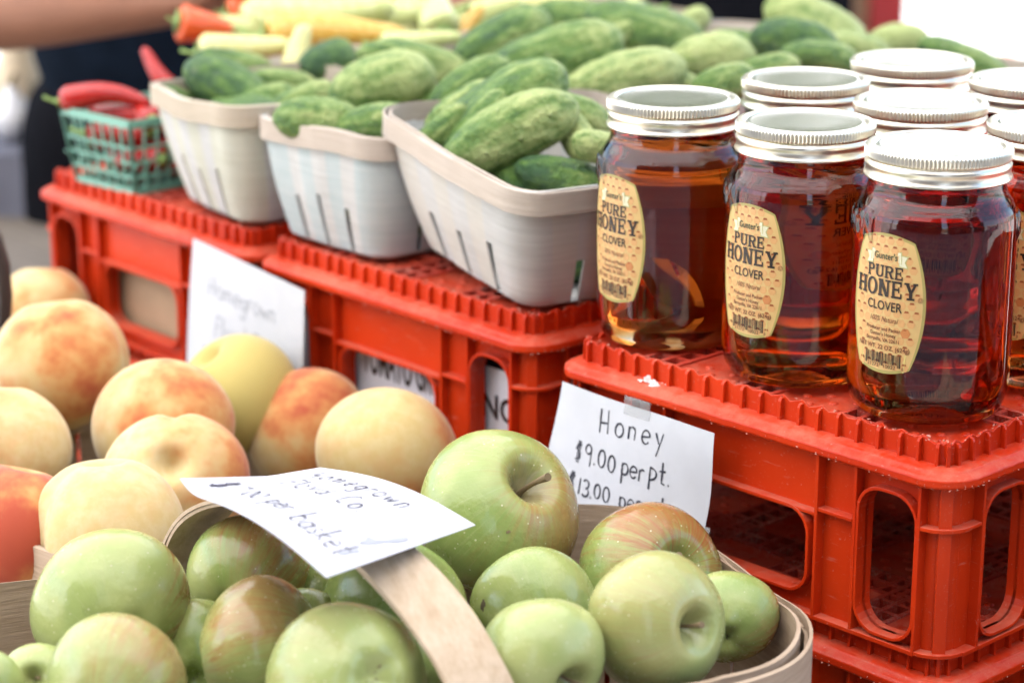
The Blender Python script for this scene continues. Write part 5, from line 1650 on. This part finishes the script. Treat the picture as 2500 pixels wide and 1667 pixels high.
b = MB(); b.box(-.012, .20, -.10, .10, 0, .060); put('box', bevel_mesh(b.mesh('box', M['card_brown']), .002), bx2)
b = MB(); b.box(-.0126, -.0121, -.10, .10, .050, .0604); b.build('red_edge', M['maroon'], bx2)

# torn scrap of label paper stuck on the honey crate rim
sc_ = MB(); rnd = random.Random(3)
pts = [(rnd.uniform(-.008, .008), rnd.uniform(-.0035, .0035)) for _ in range(26)]
grid = {}
vs = []; fs = []
for j in range(6):
    for i in range(10):
        vs.append((-.009 + .002 * i + rnd.uniform(-.0008, .0008), -.0035 + .0014 * j + rnd.uniform(-.0006, .0006), max(0, .0024 * math.sin(i * 1.3) * math.cos(j * 1.1)) + rnd.uniform(0, .0012)))
for j in range(5):
    for i in range(9):
        if (i in (0, 8) or j in (0, 4)) and rnd.random() < .4: continue
        k = j * 10 + i; fs.append((k, k + 1, k + 11, k + 10))
sc_.add(vs, fs)
so = sc_.build('paper_scrap', mk_paper('torn_pink_paper', (.82, .66, .62)), None, True, 30, W(.1920, .0085, -.0112), (R(-10), R(-12), VANG + R(92)))
tag(so, 'torn scrap of whitish paper stuck on the rim above the honey sign', 'paper scrap')

# ================================================================== PEOPLE BEHIND THE STALL
def skin_obj(name, joints, edges, rad, mat, parent=None, root=0, sub=2):
    me = bpy.data.meshes.new(name); me.from_pydata(joints, edges, [])
    o = bpy.data.objects.new(name, me); COL.objects.link(o)
    sk = o.modifiers.new('skin', 'SKIN'); sk.use_smooth_shade = True
    for i, v in enumerate(me.skin_vertices[0].data):
        r_ = rad[i]; v.radius = r_ if isinstance(r_, tuple) else (r_, r_); v.use_root = i == root
    s = o.modifiers.new('s', 'SUBSURF'); s.levels = sub; s.render_levels = sub
    dg = bpy.context.evaluated_depsgraph_get()
    m2 = bpy.data.meshes.new_from_object(o.evaluated_get(dg))
    bpy.data.objects.remove(o)
    m2.materials.clear(); m2.materials.append(mat)
    m2.polygons.foreach_set('use_smooth', [True] * len(m2.polygons))
    return put(name, m2, parent)

def person(label, loc, rotz, arm_r, arm_l, skin, shirt, trousers, hair):
    """standing figure facing -y; arm_r / arm_l: elbow, wrist, knuckle points in local metres"""
    t = thing('person', label, 'person', loc, (0, 0, rotz))
    J = [(0, 0, .95), (0, .01, 1.12), (0, .02, 1.30), (0, .02, 1.44), (0, .005, 1.52), (0, -.01, 1.60), (0, -.02, 1.72),
         (-.10, 0, .90), (-.11, -.01, .50), (-.11, .02, .09), (-.11, -.13, .04),
         (.10, 0, .90), (.11, -.01, .50), (.11, .02, .09), (.11, -.13, .04),
         (-.19, .02, 1.42), arm_r[0], arm_r[1], (.19, .02, 1.42), arm_l[0], arm_l[1]]
    E = [(0, 1), (1, 2), (2, 3), (3, 4), (4, 5), (5, 6), (0, 7), (7, 8), (8, 9), (9, 10), (0, 11), (11, 12), (12, 13), (13, 14), (3, 15), (15, 16), (16, 17), (3, 18), (18, 19), (19, 20)]
    RA = [(.11, .09), (.10, .09), (.11, .09), (.10, .08), .055, (.070, .085), (.066, .08), .085, .06, .045, .035, .085, .06, .045, .035, .065, .045, .032, .065, .045, .032]
    # hands with five fingers on the same body
    for side, (el, wr, kn) in ((17, arm_r), (20, arm_l)):
        wr, kn = Vector(wr), Vector(kn); d = (kn - wr).normalized()
        s_ = d.cross(Vector((0, 0, 1))).normalized(); dn = d.cross(s_).normalized()
        if dn.z > 0: dn = -dn
        pi = len(J); J.append(tuple(wr + d * .045)); RA.append((.034, .018)); E.append((side, pi))
        for k, (o_, L) in enumerate(((-.030, .062), (-.010, .074), (.010, .070), (.029, .055))):
            b0 = wr + d * .085 + s_ * o_
            i0 = len(J)
            J += [tuple(b0), tuple(b0 + d * L * .5 + dn * .008), tuple(b0 + d * L * .85 + dn * .032)]; RA += [.0105, .009, .0075]
            E += [(pi, i0), (i0, i0 + 1), (i0 + 1, i0 + 2)]
        i0 = len(J); b0 = wr + d * .035 - s_ * .040
        J += [tuple(b0), tuple(b0 + d * .035 - s_ * .012 + dn * .012), tuple(b0 + d * .06 - s_ * .008 + dn * .03)]; RA += [.012, .011, .009]
        E += [(pi, i0), (i0, i0 + 1), (i0 + 1, i0 + 2)]
    skin_obj('body', J, E, RA, skin, t)
    # clothing shells
    up = lambda p, q, f_: tuple(Vector(p).lerp(Vector(q), f_))
    SJ = [(0, 0, .80), (0, .01, 1.10), (0, .02, 1.30), (0, .02, 1.43), (0, .012, 1.49), (-.19, .02, 1.42), up((-.19, .02, 1.42), arm_r[0], .62), (.19, .02, 1.42), up((.19, .02, 1.42), arm_l[0], .62)]
    skin_obj('shirt', SJ, [(0, 1), (1, 2), (2, 3), (3, 4), (3, 5), (5, 6), (3, 7), (7, 8)], [(.19, .19), (.18, .17), (.19, .17), (.15, .12), .068, .082, .066, .082, .066], shirt, t)
    TJ = [(0, 0, .98), (0, 0, .90), (-.10, 0, .82), (-.11, -.01, .50), (-.11, .02, .10), (.10, 0, .82), (.11, -.01, .50), (.11, .02, .10)]
    skin_obj('trousers', TJ, [(0, 1), (1, 2), (2, 3), (3, 4), (1, 5), (5, 6), (6, 7)], [(.17, .125), (.17, .125), .10, .078, .062, .10, .078, .062], trousers, t)
    # head details
    b = MB(); b.lathe([(.0001, .135), (.045, .128), (.080, .10), (.092, .06), (.093, .02), (.088, -.02)], 24)
    h = b.build('hair', hair, t, True, None, (0, .008, 1.665))
    h.scale = (.90, 1.06, 1.0)
    for sx in (-1, 1):
        e_ = MB(); e_.lathe([(.0001, -.009), (.006, -.006), (.009, 0), (.006, .006), (.0001, .009)], 12)
        e_.build('eye', M['p_cream'], t, True, None, (sx * .030, -.088, 1.665))
        e2 = MB(); e2.lathe([(.0001, -.028), (.012, -.02), (.016, 0), (.012, .022), (.0001, .028)], 12)
        o = e2.build('ear', skin, t, True, None, (sx * .080, .0, 1.66)); o.scale = (.5, 1, 1)
    b = MB(); b.add([(-.014, -.088, 1.625), (.014, -.088, 1.625), (0, -.118, 1.632), (0, -.092, 1.672)], [(0, 1, 2), (0, 2, 3), (1, 3, 2), (0, 3, 1)])
    b.build('nose', skin, t, True)
    b = MB(); b.tube([(-.022, -.086, 1.598), (-.008, -.094, 1.600), (.008, -.094, 1.600), (.022, -.086, 1.598)], .005, 8, flat=.6)
    b.build('mouth', M['maroon'], t, True)
    return t
def loc3(px, py, y, base):
    p = aty(px, py, y); return (p.x - base[0], p.y - base[1], p.z - base[2])
base1 = (-.335, 2.42, 0)
el = loc3(-150, 38, 2.02, base1); wr1 = loc3(395, -20, 1.95, base1); kn1 = loc3(520, -42, 1.92, base1)
person('person in navy clothes at top left reaching a bare brown forearm across', base1, 0, (el, wr1, kn1), ((.30, -.02, 1.15), (.26, -.12, .92), (.25, -.15, .84)), M['skin'], M['navy'], M['black'], M['hair'])
ch = thing('camp_chair', 'dark red camp chair far behind the cucumbers', 'chair', (.475, 4.25, 0), (0, 0, R(12)))
for sx in (-1, 1):
    for sy in (-1, 1):
        q = MB(); q.tube([(sx * .26, sy * .24, 0), (sx * .24, sy * .20, .45)], .012, 8); q.build('leg', M['steel'], ch, True)
    q = MB(); q.tube([(sx * .25, .20, .40), (sx * .25, .26, .93)], .012, 8); q.build('back_post', M['steel'], ch, True)
    q = MB(); q.box(sx * .25 - .03, sx * .25 + .03, -.22, .24, .63, .65); q.build('armrest', M['black'], ch)
q = MB(); q.box(-.25, .25, -.22, .20, .42, .45); q.build('seat', M['maroon'], ch)
q = MB()
n = 10; vs = [(-.25 + .5 * i / n, .21 + .05 * math.sin(math.pi * i / n) + .06 * k - .01 * e_, .50 + .45 * k) for e_ in (0, 1) for k in (0, 1) for i in range(n + 1)]
m_ = n + 1
q.add(vs, [(i, i + 1, m_ + i + 1, m_ + i) for i in range(n)] + [(2 * m_ + i + 1, 2 * m_ + i, 3 * m_ + i, 3 * m_ + i + 1) for i in range(n)] + [(m_ + i, m_ + i + 1, 3 * m_ + i + 1, 3 * m_ + i) for i in range(n)])
q.build('backrest', M['maroon'], ch, True, 40)

# ================================================================== BACKGROUND THINGS
# table under black cloth behind the stall
def cloth_table(label, x0, x1, y0, y1, h, mat, grp=None):
    t = thing('cloth_covered_table', label, 'table', ((x0 + x1) / 2, (y0 + y1) / 2, 0), group=grp)
    hx_, hy_ = (x1 - x0) / 2, (y1 - y0) / 2
    b = MB(); path = rrect(-hx_, hx_, -hy_, hy_, .03, 5, .03); n = len(path)
    vs = []
    for z, fl in ((h, 0), (h - .02, .006), (h * .5, .02), (.03, .035)):
        for i, (x, y, nx, ny) in enumerate(path):
            w_ = fl * (1 + .7 * math.sin(i * .9) + .3 * math.sin(i * 2.3))
            vs.append((x + nx * w_, y + ny * w_, z))
    fs = [(j * n + i, j * n + (i + 1) % n, (j + 1) * n + (i + 1) % n, (j + 1) * n + i) for j in range(3) for i in range(n)] + [tuple(range(n))]
    b.add(vs, fs); b.build('tablecloth', mat, t, True, 50)
    for sx in (-1, 1):
        for sy in (-1, 1):
            q = MB(); q.box(-.02, .02, -.02, .02, 0, h - .01); q.build('leg', M['steel'], t, loc=(sx * (hx_ - .05), sy * (hy_ - .05), 0))
    return t
cloth_table('table under a black cloth behind the cucumbers', -.22, .44, 3.05, 3.40, 1.02, M['black'])
cloth_table('table under a lavender grey cloth at the far left', -1.35, -.47, 2.38, 2.9, .855, M['grey_cloth'])
# squash and onion on the grey table
sq = thing('butternut_squash', 'pale cream squash standing on the grey cloth below the forearm', 'squash', (-.548, 2.58, .856))
b = MB(); b.lathe([(.0001, 0), (.024, .003), (.040, .018), (.046, .040), (.043, .066), (.034, .088), (.028, .11), (.027, .14), (.028, .165), (.022, .180), (.0001, .184)], 28)
sq.scale = (.62, .62, .78); on_s = .72
b.build('flesh', plain('squash_skin', (.70, .55, .36), .5, nz=.06), sq, True)
b = MB(); b.tube([(0, 0, .178), (.002, 0, .19), (.006, .002, .20)], [.008, .006, .007], 8); b.build('stem', M['stem'], sq, True)
on = thing('white_onion', 'white round onion on the grey cloth at the left edge', 'onion', (-.530, 2.45, .856))
b = MB(); b.lathe([(.0001, 0), (.012, .002), (.022, .012), (.026, .024), (.022, .036), (.010, .046), (.005, .056), (.0001, .060)], 24)
b.build('bulb', plain('onion_skin', (.80, .79, .80), .35), on, True)
b = MB(); b.tube([(0, 0, .054), (.003, 0, .064), (.006, .002, .070)], [.004, .003, .003], 6); b.build('stem', M['stem'], on, True)
# stack of tall boxes and wheel
rp = thing('red_post', 'dark red steel post between the brown carton and the bright pavement', 'post', (.556, 3.48, 0))
b = MB(); b.box(-.024, .024, -.024, .024, .012, 1.06); b.build('shaft', M['post'], rp)
b = MB(); b.box(-.09, .09, -.09, .09, 0, .012); b.build('base', M['steel'], rp)
b = MB(); b.lathe([(.0001, 1.10), (.02, 1.095), (.03, 1.08), (.034, 1.06), (.0001, 1.06)], 16); b.build('cap', M['post'], rp, True)
bxs = thing('tall_carton', 'tall brown carton standing left of the red post', 'carton', (.475, 3.62, 0))
b = MB(); b.box(-.075, .075, -.12, .12, 0, 1.12); put('box', bevel_mesh(b.mesh('box', M['card_brown']), .004), bxs)
b = MB(); b.box(-.02, .02, -.1206, -.1201, .3, 1.121); b.build('tape', plain('brown_tape', (.5, .36, .2), .3), bxs)
# slim marker post on the bright pavement
mp = thing('marker_post', 'slim reddish post on the bright pavement at top right', 'post', (1.355, 6.35, 0))
b = MB(); b.lathe([(.0001, 0), (.05, 0), (.05, .015), (.013, .02), (.012, .30), (.011, .325), (.0001, .33)], 14); b.build('post', plain('faded_red_plastic', (.50, .16, .12), .6), mp, True, 40)
b = MB(); b.lathe([(.0135, .22), (.0138, .225), (.0138, .26), (.0135, .265)], 14); b.build('band', M['paper'], mp, True)
